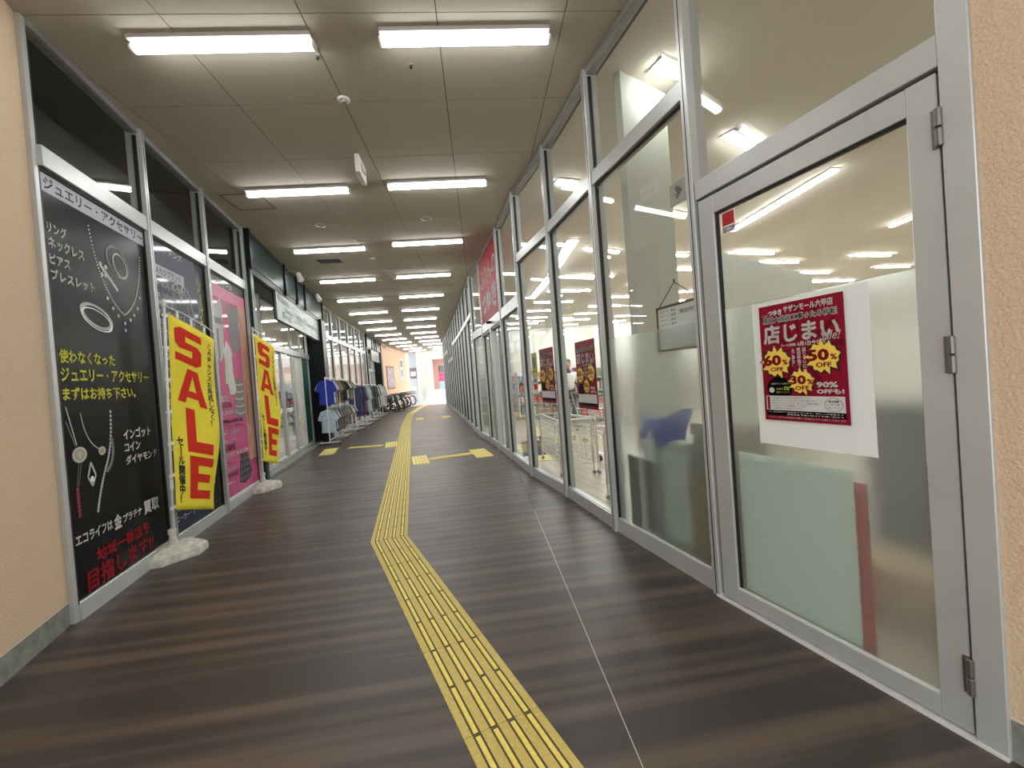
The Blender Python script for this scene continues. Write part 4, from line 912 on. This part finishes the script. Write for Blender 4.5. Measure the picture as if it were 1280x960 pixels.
# guidance sign seen through the second bay
rz1, L1_ = frame_at(RW[1], RW[2], 'R')
t = empty('arrow_sign', (RW[1][0], RW[1][1], 0), rz1, label='small pale square arrow sign inside the frosted bay glass', cat='sign')
MB().box(-.66, -.50, .35, .37, 2.62, 2.78).build('sign_plate', mat('pale_sign', (.55, .56, .50), .5), t); P = Poster(t, .349)
P.poly('arrow', [(-.64, 2.69), (-.575, 2.69), (-.60, 2.735), (-.575, 2.75), (-.52, 2.70), (-.575, 2.65), (-.60, 2.665), (-.575, 2.68)], GREYP, 1)
# notice frame hanging on a cord in the frosted bay
t = empty('hanging_notice', (RW[1][0], RW[1][1], 0), rz1, label='wooden framed notice hanging by a cord behind frosted glass', cat='notice')
for a in ((-.50, -.06, 1.80, 1.815), (-.50, -.06, 1.50, 1.515), (-.50, -.485, 1.515, 1.80), (-.075, -.06, 1.515, 1.80)): box('frame_bar', mat('brown_frame', (.13, .08, .05), .5), t, a[0], a[1], .03, .045, a[2], a[3])
box('notice_sheet', mat('white_paper', (.78, .82, .81), .6), t, -.485, -.075, .036, .04, 1.515, 1.80); P = Poster(t, .036)
for r_ in range(4): P.text('フロアのご案内', -.47, -.30, 1.765 - r_ * .03, 1.785 - r_ * .03, BLKT, 1)
P.text('開店時間', -.26, -.10, 1.74, 1.77, BLKT, 1)
MB().tube([(-.48, .04, 1.81), (-.29, .03, 1.955), (-.08, .04, 1.81)], .003, 6).build('cord', GASKET, t); MB().tube([(-.29, .03, 1.955), (-.29, .03, 1.955 + .02)], .006, 6).build('knot', GASKET, t)
# things standing behind the frosted glass
def rb(i, name, label, cat, m, s0, s1, y0, y1, z0, z1, part='body', bev=.01):
    rz, L = frame_at(RW[i], RW[i + 1], 'R'); t = empty(name, (RW[i][0], RW[i][1], 0), rz, label=label, cat=cat)
    MB().cbox(-s1, -s0, y0, y1, z0, z1, bev).build(part, m, t); return t
t = rb(0, 'foam_board', 'large white board leaning inside the frosted glass door', 'board', mat('board_white', (.76, .85, .80), .6), .395, .97, .005, .018, .06, .885, bev=.002)
t = rb(0, 'red_board', 'red edged board just behind the white board at the door', 'board', mat('red_board', (.45, .03, .03), .5), .355, .90, .022, .034, .06, .83, bev=.002)
TAN = mat('tan_floor_glow', (.72, .53, .32), .8)
t = rb(0, 'cardboard_box', 'low tan carton added for the floor glow behind the door frosted glass', 'box', TAN, -.1, .85, .55, 1.0, .002, .20); box('box_flap', TAN, t, -.85, .1, .53, .55, .16, .26)  # carton added; its light tan imitates the glow of the floor
t = rb(0, 'counter', 'dark blurred counter behind the door frosted glass', 'counter', mat('dark_counter', (.06, .06, .055), .5), -.2, 1.0, 1.15, 1.7, .1, 1.02, 'counter_body'); box('counter_top', mat('dark_counter_top', (.10, .10, .09), .4), t, -1.05, .25, 1.10, 1.75, 1.02, 1.06); box('plinth', GASKET, t, -1.0, .2, 1.2, 1.65, .002, .1)
t = rb(1, 'white_bin', 'tall pale cabinet blurred behind frosted glass bay', 'cabinet', mat('pale_cabinet', (.60, .68, .64), .5), .40, .74, .10, .45, .03, .80, 'cabinet_body', .03); box('cabinet_lid', mat('pale_cabinet', (.52, .60, .56), .5), t, -.75, -.39, .09, .46, .80, .84); box('plinth', GASKET, t, -.72, -.42, .12, .43, .002, .03)
t = rb(1, 'grey_bin', 'dark grey bin blurred at left of the pale cabinet', 'bin', mat('dark_bin', (.045, .06, .055), .5), .78, 1.0, .14, .5, .002, .66, 'bin_body', .03); box('bin_rim', mat('dark_bin', (.045, .06, .055), .5), t, -1.01, -.77, .13, .51, .66, .69)
t = rb(1, 'cardboard_box', 'brown carton low behind the right edge of frosted bay', 'box', mat('brown_cardboard', (.30, .22, .11), .8), .06, .35, .10, .5, .002, .56); box('box_flap', mat('brown_cardboard', (.30, .22, .11), .8), t, -.35, -.06, .09, .11, .50, .60)
t = rb(1, 'cardboard_box', 'grey brown carton stacked on top behind the frosted bay', 'box', mat('drab_cardboard', (.26, .24, .17), .8), .05, .32, .12, .5, .562, .98); box('box_flap', mat('drab_cardboard', (.26, .24, .17), .8), t, -.32, -.05, .11, .125, .92, 1.0)
t = empty('spray_bottle', (RW[1][0], RW[1][1], 0), rz1, label='white bottle standing near glass in front of the blue cloth', cat='bottle')
MB().lathe([(.0, 0), (.042, .0), (.045, .01), (.045, .14), (.03, .165), (.014, .17), (.014, .19), (.0, .19)], -.69, .045, 18, .70).build('bottle_body', WHITEP, t, smooth=True); MB().lathe([(.018, 0), (.018, .025), (.006, .03)], -.69, .045, 12, .885).build('bottle_cap', WHITEP, t); 
t2 = rb(1, 'low_shelf', 'thin pale ledge carrying the white bottle inside the glass', 'shelf', mat('pale_cabinet', (.52, .60, .56), .5), .64, .98, .012, .115, .685, .70, 'shelf_board', .002); box('bracket', ALU_D, t2, -.975, -.965, .02, .11, .002, .685); box('bracket', ALU_D, t2, -.655, -.645, .02, .095, .002, .685)
t = empty('blue_cloth', (RW[1][0], RW[1][1], 0), rz1, label='crumpled blue cloth blurred above the pale cabinet', cat='cloth')
b = MB(); NX, NZ = 14, 6
for j in range(NZ + 1):
    for i in range(NX + 1):
        u, v = i / NX, j / NZ; b.v.append((-.86 + .56 * u, .05 + .03 * math.sin(u * 17 + v * 3) + .05 * v, .845 + .20 * v - .05 * math.sin(u * 5)))
b.f += [(j * (NX + 1) + i, j * (NX + 1) + i + 1, (j + 1) * (NX + 1) + i + 1, (j + 1) * (NX + 1) + i) for j in range(NZ) for i in range(NX)]
o = b.build('cloth', mat('blue_cloth', (.03, .06, .42), .8), t); o.modifiers.new('t', 'SOLIDIFY').thickness = .02

# mesh fences and carts inside the shop
WIRE = mat('white_wire', (.82, .82, .79), .4)
def fence(loc, rz, L, label):
    H = .76
    t = empty('mesh_barrier', (*loc, 0.002), rz, label=label, cat='barrier')
    r = .05; z0 = .16; pts = [(0, 0, z0)] + [(0, 0, H - r)] + [(r - r * math.cos(a), 0, H - r + r * math.sin(a)) for a in (.5, 1.0, 1.57)] + [(L - r + r * math.sin(a), 0, H - r + r * math.cos(a)) for a in (.0, .5, 1.0, 1.57)] + [(L, 0, z0)]
    MB().tube(pts, .017, 8).build('frame', WIRE, t, smooth=True); MB().tube([(0, 0, z0), (L, 0, z0)], .010, 8).build('lower_rail', WIRE, t)
    m = MB()
    for k in range(1, int(L / .06)): m.box(k * .06 - .0035, k * .06 + .0035, -.003, .003, z0, H)
    for k in range(1, 10): m.box(0, L, -.003, .003, z0 + k * .06 - .0035, z0 + k * .06 + .0035)
    m.build('wire_mesh', WIRE, t)
    for x in (0, L):
        MB().tube([(x, 0, .05), (x, 0, z0)], .012, 8).build('leg', WIRE, t); w = MB(); w.tube([(x, -.018, .028), (x, .018, .028)], .026, 12); w.build('caster', ALU_D, t)
fence((1.10, 5.65), math.radians(110), 1.3, 'white wire mesh barrier on casters receding behind the second bay poster')
fence((.95, 4.47), math.radians(14), .85, 'white wire mesh barrier on casters nearest the partition')
fence((.584, 5.62), math.radians(97), 1.3, 'white wire mesh barrier receding behind the third bay')
fence((.64, 5.60), math.radians(8), .40, 'short white mesh barrier linking the two receding ones')
def cart(loc, rz, label):
    t = empty('shopping_cart', (*loc, .002), rz, label=label, cat='cart'); fr = MB()
    b0_, t0_ = [(-.20, -.38), (.20, -.38), (.22, .38), (-.22, .38)], [(-.24, -.46), (.24, -.46), (.27, .44), (-.27, .44)]
    zb, zt = .50, .85; m = MB()
    def lp(P, z): m.tube([(p[0], p[1], z) for p in P], .006, 6, closed=True)
    lp(b0_, zb); lp(t0_, zt)
    for k in range(1, 4): f = k / 4; lp([(a[0] * (1 - f) + c[0] * f, a[1] * (1 - f) + c[1] * f) for a, c in zip(b0_, t0_)], zb + (zt - zb) * f)
    for e in range(4):
        for k in range(7):
            f = k / 7; a = [b0_[e][q] * (1 - f) + b0_[(e + 1) % 4][q] * f for q in (0, 1)]; c = [t0_[e][q] * (1 - f) + t0_[(e + 1) % 4][q] * f for q in (0, 1)]
            m.tube([(*a, zb), (*c, zt)], .003, 4)
    for k in range(-3, 4): m.tube([(k * .055, -.38, zb), (k * .055, .38, zb)], .003, 4)
    m.build('basket', CHROME, t)
    for s in (-1, 1): fr.tube([(s * .22, -.42, .08), (s * .22, .36, .14), (s * .22, .46, .60), (s * .24, .56, 1.0)], .012, 8)
    fr.tube([(-.22, -.42, .08), (.22, -.42, .08)], .01, 6); fr.build('frame', CHROME, t)
    MB().tube([(-.26, .56, 1.0), (.26, .56, 1.0)], .017, 8).build('handle', mat('cart_handle', (.03, .12, .08), .4), t)
    for sx in (-.21, .21):
        for sy in (-.40, .34): MB().tube([(sx - .012, sy, .052), (sx + .012, sy, .052)], .05, 12).build('wheel', GASKET, t)
cart((.75, 8.6), 1.1, 'chrome shopping cart behind the third bay barrier'); cart((1.75, 8.1), .9, 'chrome shopping cart beside the slanting lamp, right of two')
cart((1.62, 6.2), .5, 'chrome shopping cart nearest the second bay poster')
cart((1.9, 10.2), 1.2, 'chrome shopping cart farther back in the shop')
# dark bag on the cart
t = empty('bag', (1.55, 5.5, .87), .4, label='black bag resting on the near mesh barrier', cat='bag')
b = MB(); b.lathe([(.0, 0), (.08, .01), (.11, .05), (.10, .10), (.05, .14), (.0, .15)], 0, 0, 14); b.build('bag_body', mat('black_cloth', (.02, .02, .02), .8), t, smooth=True); MB().tube([(-.05, 0, .12), (-.03, 0, .2), (.03, 0, .2), (.05, 0, .12)], .006, 6).build('handle', mat('black_cloth', (.02, .02, .02), .8), t)
t.location = (1.62, 6.2, .51); t.scale = (1.5, 1.5, 1.9); t['label'] = 'black bag lying in the nearest shopping cart'
t = tag(MB().cbox(.10, .95, 7.3, 8.9, .002, .012, .003).build('door_mat', mat('dark_mat', (.05, .05, .052), .95, bump=(200, .5, .003))), 'dark grey entrance mat inside the right shop doors', 'mat')
t = tag(MB().cbox(.26, .78, 6.75, 7.2, .002, .009, .002).build('tactile_mat', YELP), 'yellow tactile plate inside the right shop entrance', 'tactile paving')
# shelves with goods
GOODS = [mat('goods_%s' % n_, c, .7) for n_, c in (('cream', (.6, .55, .45)), ('blue', (.15, .22, .42)), ('pink', (.55, .28, .3)), ('green', (.18, .3, .2)), ('white', (.65, .65, .62)), ('brown', (.28, .18, .11)), ('grey', (.3, .3, .31)), ('red', (.45, .07, .06)))]
GN = ['cream', 'blue', 'pink', 'green', 'white', 'brown', 'grey', 'red']
NTH = ['first', 'second', 'third', 'fourth', 'fifth', 'sixth', 'seventh', 'eighth', 'ninth', 'tenth', 'eleventh', 'twelfth', 'thirteenth', 'fourteenth', 'fifteenth']
def gondola(loc, rz, L, label, where, H=1.55):
    t = empty('store_shelf', (*loc, .002), rz, label=label, cat='shelf')
    for x in (0, L): box('upright', WHITEM, t, x - .015, x + .015, -.02, .40, 0, H)
    box('back_panel', WHITEM, t, 0, L, .36, .38, 0, H)
    zs = [.12, .50, .88, 1.24]
    for z in zs: box('shelf_board', WHITEM, t, .015, L - .015, -.02, .36, z - .02, z)
    M4 = Matrix.Translation((*loc, .002)) @ Matrix.Rotation(rz, 4, 'Z')
    for z in zs:
        x = .06; ci_ = 0
        while x < L - .25:
            w = random.uniform(.18, .32); h_ = random.uniform(.16, .30); d_ = random.uniform(.22, .3); g = random.randrange(8)
            p = M4 @ Vector((x + w / 2, .02 + d_ / 2, z))
            bb = MB().cbox(-w / 2 + .005, w / 2 - .005, -d_ / 2, d_ / 2, 0, h_, .02).build('bedding_pack', GOODS[g]); bb.location = p; bb.rotation_euler = (0, 0, rz)
            tag(bb, '%s bedding pack, %s from left, %s board of %s' % (GN[g], NTH[ci_], ('lowest', 'second', 'third', 'top')[zs.index(z)], where), 'goods', 'bedding packs on the %s' % where); x += w + .01; ci_ += 1
gondola((1.4, 11.2), math.radians(18), 2.6, 'white store shelf, nearest one seen through third bay', 'nearest white store shelf')
gondola((.2, 13.6), math.radians(15), 2.8, 'white store shelf behind the sliding door panes', 'shelf behind the sliding doors')
gondola((4.6, 12.6), math.radians(18), 2.6, 'white store shelf to the right in the second bay', 'shelf right in the second bay', 1.7)
gondola((3.2, 17.0), math.radians(10), 3.0, 'white store shelf far back near the rear wall', 'far rear store shelf', 1.8)
gondola((-.3, 12.2), math.radians(105), 1.8, 'white store shelf seen end-on past the entrance', 'end-on shelf past the entrance')
gondola((-1.2, 16.8), math.radians(8), 2.4, 'white store shelf behind the far right bays', 'shelf behind the far right bays')

# person in white inside the shop
def person(loc, rz, label):
    t = empty('person', (*loc, .002), rz, label=label, cat='person')
    V = [(0, 0, .92), (0, 0, 1.12), (0, .01, 1.32), (0, 0, 1.44), (0, -.01, 1.52), (.09, 0, .86), (.10, .02, .48), (.10, 0, .09), (.10, -.13, .04), (-.09, 0, .86), (-.10, -.03, .48), (-.10, .02, .09), (-.10, -.11, .04), (.17, 0, 1.36), (.23, .01, 1.10), (.22, -.12, .90), (-.17, 0, 1.36), (-.24, .0, 1.10), (-.20, -.14, .92)]
    E = [(0, 1), (1, 2), (2, 3), (3, 4), (0, 5), (5, 6), (6, 7), (7, 8), (0, 9), (9, 10), (10, 11), (11, 12), (2, 13), (13, 14), (14, 15), (2, 16), (16, 17), (17, 18)]
    Rr = [.13, .12, .13, .06, .05, .085, .06, .042, .035, .085, .06, .042, .035, .06, .042, .03, .06, .042, .03]
    def skin(name, V, E, Rr, m, root=0):
        me = bpy.data.meshes.new(name); me.from_pydata(V, E, []); o = bpy.data.objects.new(name, me); COL.objects.link(o); o.parent = t
        o.modifiers.new('skin', 'SKIN'); sv = me.skin_vertices[0].data
        for k, r in enumerate(Rr): sv[k].radius = (r, r)
        sv[root].use_root = True; s = o.modifiers.new('sub', 'SUBSURF'); s.levels = 1; s.render_levels = 2; me.materials.append(m); return o
    skin('body', V, E, Rr, mat('dark_trousers', (.05, .05, .06), .8))
    skin('shirt', [(0, 0, .95), (0, 0, 1.15), (0, .01, 1.34), (.18, 0, 1.37), (.235, .01, 1.12), (-.18, 0, 1.37), (-.245, 0, 1.12)], [(0, 1), (1, 2), (2, 3), (3, 4), (2, 5), (5, 6)], [.155, .145, .15, .075, .055, .075, .055], mat('white_shirt', (.72, .72, .70), .8))
    b = MB(); n = 16
    prof = [(.0, 0), (.045, .01), (.068, .05), (.078, .11), (.078, .16), (.06, .21), (.0, .235)]
    b.lathe(prof, 0, 0, n, 1.50); h = b.build('head', mat('skin_tone', (.55, .36, .26), .6), t, smooth=True)
    MB().prism([(-.012, 1.60), (.012, 1.60), (.004, 1.64)], 'y', -.092, -.07).build('nose', mat('skin_tone', (.55, .36, .26), .6), t)
    for s in (-1, 1): MB().lathe([(.0, 0), (.009, .004), (.0, .012)], s * .028, -.076, 8, 1.625).build('eye', GASKET, t); MB().cbox(s * .078 - .008, s * .078 + .008, -.02, .02, 1.59, 1.645, .004).build('ear', mat('skin_tone', (.55, .36, .26), .6), t)
    box('mouth', mat('lip', (.4, .15, .13), .6), t, -.02, .02, -.074, -.066, 1.560, 1.567)
    MB().lathe([(.080, .0), (.090, .06), (.088, .12), (.05, .17), (.0, .18)], 0, .014, n, 1.575).build('hair', mat('black_hair', (.015, .012, .01), .5), t, smooth=True)
    for s, (hx, hy, hz) in ((1, (.22, -.14, .88)), (-1, (-.20, -.16, .90))):
        hnd = MB(); hnd.tube([(hx, hy, hz + .02), (hx, hy - .02, hz - .05)], [.026, .034], 8)
        for k in range(4): f = (k - 1.5) * .016; hnd.tube([(hx + f, hy - .02, hz - .05), (hx + f, hy - .035, hz - .09), (hx + f, hy - .03, hz - .115 - .006 * (k in (1, 2)))], [.008, .008, .006], 6)
        hnd.tube([(hx - s * .025, hy - .01, hz - .01), (hx - s * .045, hy - .03, hz - .05)], [.010, .007], 6); hnd.build('hand', mat('skin_tone', (.55, .36, .26), .6), t, smooth=True)
person((1.35, 9.9), math.radians(15), 'person in white top standing among the carts inside the shop')

# ------------------------------------------------------------------ left shop interior
li = empty('floor_store_left', (0, 0, 0), kind='structure')
Pl = [(lx(y) - .5, y) for y in (6.4, 9, 12, 14.3, 16.8, 19.5, 24.2)]
MB().prism(Pl + [(-17, 24.2), (-17, 6.4)], 'z', -.08, .002).build('store_floor', PLANK, li)
lc = empty('ceiling_store_left', (0, 0, 0), kind='structure')
MB().prism([(lx(y) - .08, y) for y in (6.4, 9, 12, 14.3, 16.8, 19.5, 24.2)] + [(-17, 24.2), (-17, 6.4)], 'z', HC - .02, HC + .05).build('ceiling_board', STCEIL, lc)
wl = empty('wall_store_left', (0, 0, 0), kind='structure')
box('wall_panel', WALLW, wl, -17.1, -17, 6.3, 24.3, 0, HC); box('wall_panel', WALLW, wl, -17, -4.3, 6.22, 6.34, 0, HC); box('wall_panel', WALLW, wl, -17, -7.75, 24.22, 24.34, 0, HC)
for j in range(8):
    for i in range(4):
        if j >= 5 and i == 3: continue
        y = 7.8 + j * 2.1; x = min(lx(y) - 1.4 - i * 2.6, 0)
        strip('s', 'left store tube light, %s row back, %s from the glass' % (rowsn[j], rowsn[i]), (x - 1.2, y), (x, y + .1), .07)
# banner strip and shelves of the left shop
for j, (y, x) in enumerate(((8.6, -8.6), (14.5, -9.5), (17.5, -10.0))):
    gondola((x, y), math.radians(100), 2.6, ('tall shelf inside the left doors', 'tall shelf behind the left glazing, nearer', 'tall shelf behind the left glazing, farther')[j], ('shelf inside the left doors', 'nearer shelf behind left glazing', 'farther shelf behind left glazing')[j], 1.6)
t = empty('wall_banner', (-8.6, 14.6, 2.25), math.radians(103), label='long pale banner with faint letters inside the left shop', cat='sign')
box('banner_board', mat('banner_white', (.68, .66, .64), .6), t, -2, 3.6, 0, .03, 0, .62); P = Poster(t, -.001)
P.text('リサイクル  衣料  雑貨', -1.6, 3.2, .2, .42, mat('faint_grey_letter', (.45, .43, .45), .5), 1, bold=.01)
for x_ in (-1.9, 3.5): box('banner_wire', ALU_D, t, x_ - .004, x_ + .004, 0, .008, .62, HC - 2.27)

# spot lamps above the portals
def spot(x, y, rz, label):
    t = empty('spot_lamp', (x, y, HC - .22), rz, label=label, cat='lamp')
    MB().tube([(-.02, 0, .10), (.22, 0, .10), (.28, 0, .06)], .008, 8).build('arm', ALU_D, t)
    b = MB(); b.tube([(.27, 0, .06), (.30, -.01, -.03), (.33, -.02, -.09)], [.045, .055, .065], 14); b.build('lamp_head', WHITEP, t)
    MB().tube([(.33, -.02, -.09), (.334, -.022, -.098)], [.055, .05], 14).build('lamp_face', mat('spot_face', (.9, .88, .8), .3), t)
spot(-4.40, 8.35, .1, 'white spot lamp on an arm above the left doors, nearer one'); spot(-4.93, 10.3, .1, 'white spot lamp on an arm above the left doors, farther one')
spot(-7.35, 23.2, .1, 'white spot lamp by the far left entrance, nearer one'); spot(-7.5, 24.0, .1, 'white spot lamp by the far left entrance, farther one')

# ------------------------------------------------------------------ clothes racks
def rack(a, b, H, tiers, label):
    a, b = Vector(a), Vector(b); d = b - a; L = d.length; rz = math.atan2(d.y, d.x)
    t = empty('clothes_rack', (a.x, a.y, 0), rz, label=label, cat='clothes rack')
    for x in (0, L):
        MB().tube([(x, 0, .07), (x, 0, H)], .013, 8).build('post', WHITEM, t)
        MB().cbox(x - .015, x + .015, -.26, .26, .055, .08, .003).build('foot', WHITEM, t)
        for s in (-.24, .24): MB().tube([(x - .01, s, .028), (x + .01, s, .028)], .027, 10).build('caster', GASKET, t)
    MB().tube([(0, 0, .12), (L, 0, .12)], .011, 8).build('base_bar', WHITEM, t)
    for z in tiers: MB().tube([(-.03, 0, z), (L + .03, 0, z)], .011, 8).build('rail', WHITEM, t)
    return t, rz, L
SH = [(0, 0), (.05, .0), (.075, -.015), (.20, -.05), (.30, -.26), (.225, -.31), (.19, -.20), (.20, -.62), (0, -.63)]
CT = [(0, 0), (.05, .0), (.075, -.015), (.20, -.05), (.27, -.50), (.21, -.53), (.185, -.20), (.23, -1.02), (0, -1.03)]
def garment_mesh(pr, m, th, name='garment'):
    pts = [(x, z) for x, z in pr] + [(-x, z) for x, z in pr[-2:0:-1]]
    n_ = len(pts); b = MB(); vs = [(p[0], -th * (.5 if k % 2 else .35), p[1]) for k, p in enumerate(pts)] + [(p[0], th * (.5 if k % 3 else .3), p[1]) for k, p in enumerate(pts)]
    cf = len(vs); vs += [(0, -th, -.25), (0, th, -.25)]
    fs = [(k, (k + 1) % n_, cf) for k in range(n_)] + [(n_ + (k + 1) % n_, n_ + k, cf + 1) for k in range(n_)] + [(k, k + n_, (k + 1) % n_ + n_, (k + 1) % n_) for k in range(n_)]
    b.add(vs, fs); return b.mesh(name, m)
GC = [('blue', (.02, .04, .38)), ('white', (.62, .64, .64)), ('black', (.018, .018, .02)), ('grey', (.22, .22, .23)), ('pale blue', (.40, .50, .58)), ('navy', (.03, .04, .10)), ('brown', (.14, .09, .06)), ('beige', (.42, .38, .30)), ('maroon', (.14, .02, .035)), ('olive', (.10, .10, .06)), ('purple', (.10, .06, .22)), ('yellow', (.65, .60, .12))]
GM = {}
def gm(ci, kind):
    if (ci, kind) not in GM:
        m = mat('fabric_' + GC[ci][0].replace(' ', '_'), GC[ci][1], .85, noise=(14, .25)); GM[(ci, kind)] = garment_mesh(SH if kind == 'shirt' else CT, m, .045)
    return GM[(ci, kind)]
HM = MB(); HM.tube([(-.19, 0, -.055), (0, 0, .0), (.19, 0, -.055)], .006, 6); HM.tube([(0, 0, 0), (0, 0, .03), (.018, 0, .045), (0, 0, .062)], .003, 5)
HANG = HM.mesh('hanger', WHITEP)
def hang(rack_t, rz, L, z, n, cols, kind, where, sc_=1.0):
    for k in range(n):
        ci = cols[k % len(cols)]; s = .04 + (L - .08) * k / (n - 1)
        o = bpy.data.objects.new('hanging_' + kind, gm(ci, kind)); COL.objects.link(o)
        p = Matrix.Translation(rack_t.location) @ Matrix.Rotation(rz, 4, 'Z') @ Vector((s, 0, z - .055))
        o.location = p; o.rotation_euler = (0, 0, rz - math.pi / 2 + random.uniform(-.22, .22)); o.scale = (sc_ * random.uniform(.9, 1.08), 1, sc_ * random.uniform(.88, 1.08))
        tag(o, '%s %s, %s from the near end of the %s' % (GC[ci][0], kind, NTH[k], where), kind, '%ss on the %s' % (kind, where))
        h = bpy.data.objects.new('hanger', HANG); COL.objects.link(h); h.parent = o
t, rz, L = rack((-4.85, 10.8), (-5.12, 12.0), 1.78, (1.76, .98), 'two-tier white clothes rack nearest the camera')
hang(t, rz, L, 1.76, 12, [0, 1, 2, 1, 3, 8, 2, 7, 1, 6, 2, 9], 'shirt', 'upper rail of nearest rack'); hang(t, rz, L, .98, 12, [4, 5, 1, 2, 6, 3, 9, 2, 7, 3, 1, 6], 'shirt', 'lower rail of nearest rack', .95)
t, rz, L = rack((-5.22, 12.5), (-5.45, 13.7), 1.78, (1.76, .98), 'two-tier white clothes rack second from the camera')
hang(t, rz, L, 1.76, 11, [2, 7, 3, 1, 9, 2, 11, 6, 3, 2, 7], 'shirt', 'upper rail of second rack'); hang(t, rz, L, .98, 11, [3, 2, 7, 9, 6, 2, 1, 3, 7, 2, 1], 'shirt', 'lower rail of second rack', .95)
t, rz, L = rack((-5.42, 14.2), (-5.66, 15.5), 1.60, (1.58,), 'single-rail white clothes rack with dark long coats')
hang(t, rz, L, 1.58, 12, [5, 10, 10, 2, 8, 2, 5, 8, 2, 3, 2, 5], 'coat', 'third rack')
t, rz, L = rack((-5.76, 16.1), (-6.0, 17.4), 1.58, (1.56,), 'white clothes rack fourth from the camera')
hang(t, rz, L, 1.56, 11, [4, 1, 3, 4, 2, 7, 3, 9, 2, 6, 2], 'coat', 'fourth rack')
t, rz, L = rack((-6.08, 18.0), (-6.34, 19.3), 1.58, (1.56,), 'white clothes rack fifth from the camera')
hang(t, rz, L, 1.56, 11, [9, 2, 7, 1, 1, 3, 7, 2, 1, 1, 3], 'coat', 'fifth rack')
t, rz, L = rack((-6.45, 20.0), (-6.72, 21.3), 1.55, (1.53,), 'white clothes rack farthest down the passage')
hang(t, rz, L, 1.53, 9, [1, 7, 1, 3, 1, 1, 2, 1, 1], 'coat', 'farthest rack')

t, rz, L = rack((-5.6, 7.6), (-6.0, 9.3), 1.6, (1.58,), 'clothes rack standing inside the left shop doors')
hang(t, rz, L, 1.58, 12, [2, 5, 3, 2, 7, 2, 9, 5, 2, 6, 1, 2], 'coat', 'rack inside left doors')
# ------------------------------------------------------------------ parked bicycles by the peach wall
def make_bike():
    t = empty('bicycle', label='x', cat='bicycle', group='bicycles parked along the peach wall')
    BK = mat('bike_black', (.015, .013, .015), .4)
    for nm, x in (('front_wheel', .52), ('rear_wheel', -.52)):
        w = MB(); w.tube([(x + .32 * math.cos(a), 0, .335 + .32 * math.sin(a)) for a in [2 * math.pi * k / 20 for k in range(20)]], .026, 6, closed=True)
        wo = w.build(nm, GASKET, t); sp_ = MB()
        for k in range(10): a = 2 * math.pi * k / 10; sp_.tube([(x, 0, .335), (x + .31 * math.cos(a), 0, .335 + .31 * math.sin(a))], .003, 4)
        sp_.build('spokes', CHROME, wo)
    f = MB(); hd, bb_, st, rr = (.36, 0, .85), (-.08, 0, .30), (-.22, 0, .78), (-.52, 0, .335)
    for a, c in ((hd, bb_), (bb_, st), (rr, st), (rr, bb_), (hd, (-.19, 0, .68))): f.tube([a, c], .016, 8)
    f.build('frame', BK, t); fk = MB(); fk.tube([(.52, .04, .335), (.40, .03, .74), (.35, 0, .90)], .012, 6); fk.tube([(.52, -.04, .335), (.40, -.03, .74), (.35, 0, .90)], .012, 6); fk.build('fork', CHROME, t)
    MB().tube([(.22, .28, .98), (.34, .2, 1.0), (.36, 0, .97), (.34, -.2, 1.0), (.22, -.28, .98)], .012, 8).build('handlebar', CHROME, t)
    MB().prism([(-.36, -.07), (-.34, -.09), (-.10, -.02), (-.08, 0), (-.10, .02), (-.34, .09), (-.36, .07)], 'z', .83, .88).build('saddle', GASKET, t); MB().tube([st, (-.23, 0, .84)], .012, 6).build('seat_post', CHROME, t)
    bk = MB()
    for z in (.78, .88, .98): bk.tube([(.46, -.15, z), (.72, -.17, z), (.72, .17, z), (.46, .15, z)], .006, 5, closed=True)
    for (x_, y_) in ((.46, -.15), (.72, -.17), (.72, .17), (.46, .15), (.59, -.16), (.59, .16), (.72, 0), (.46, 0)): bk.tube([(x_, y_, .76), (x_, y_, .98)], .005, 4)
    bk.build('basket', BK, t)
    pd = MB(); pd.tube([(-.08, -.10, .30), (-.08, .10, .30)], .012, 6); pd.tube([(-.08, -.09, .30), (.05, -.09, .20)], .01, 6); pd.tube([(-.08, .09, .30), (-.21, .09, .40)], .01, 6); pd.cbox(.02, .10, -.15, -.07, .185, .21, .004); pd.cbox(-.26, -.18, .07, .15, .39, .415, .004); pd.build('crank', CHROME, t)
    MB().tube([(-.52 + .36 * math.cos(a), 0, .335 + .36 * math.sin(a)) for a in [k * .28 + .3 for k in range(9)]], .012, 5).build('mudguard', BK, t)
    return t
bk0 = make_bike()
for k in range(14):
    o = bk0 if k == 0 else copy_tree(bk0); y = 22.5 + k * .56
    o.location = (-6.95 - (y - 22.6) * .085 + .12 * math.sin(k * 2.1) + (.25 if k < 2 else 0), y, .0); o.rotation_euler = (math.radians(5), 0, math.radians(-38 + 9 * math.sin(k * 1.7)))
    o['label'] = 'black parked bicycle, %s from the clothes racks' % NTH[k]
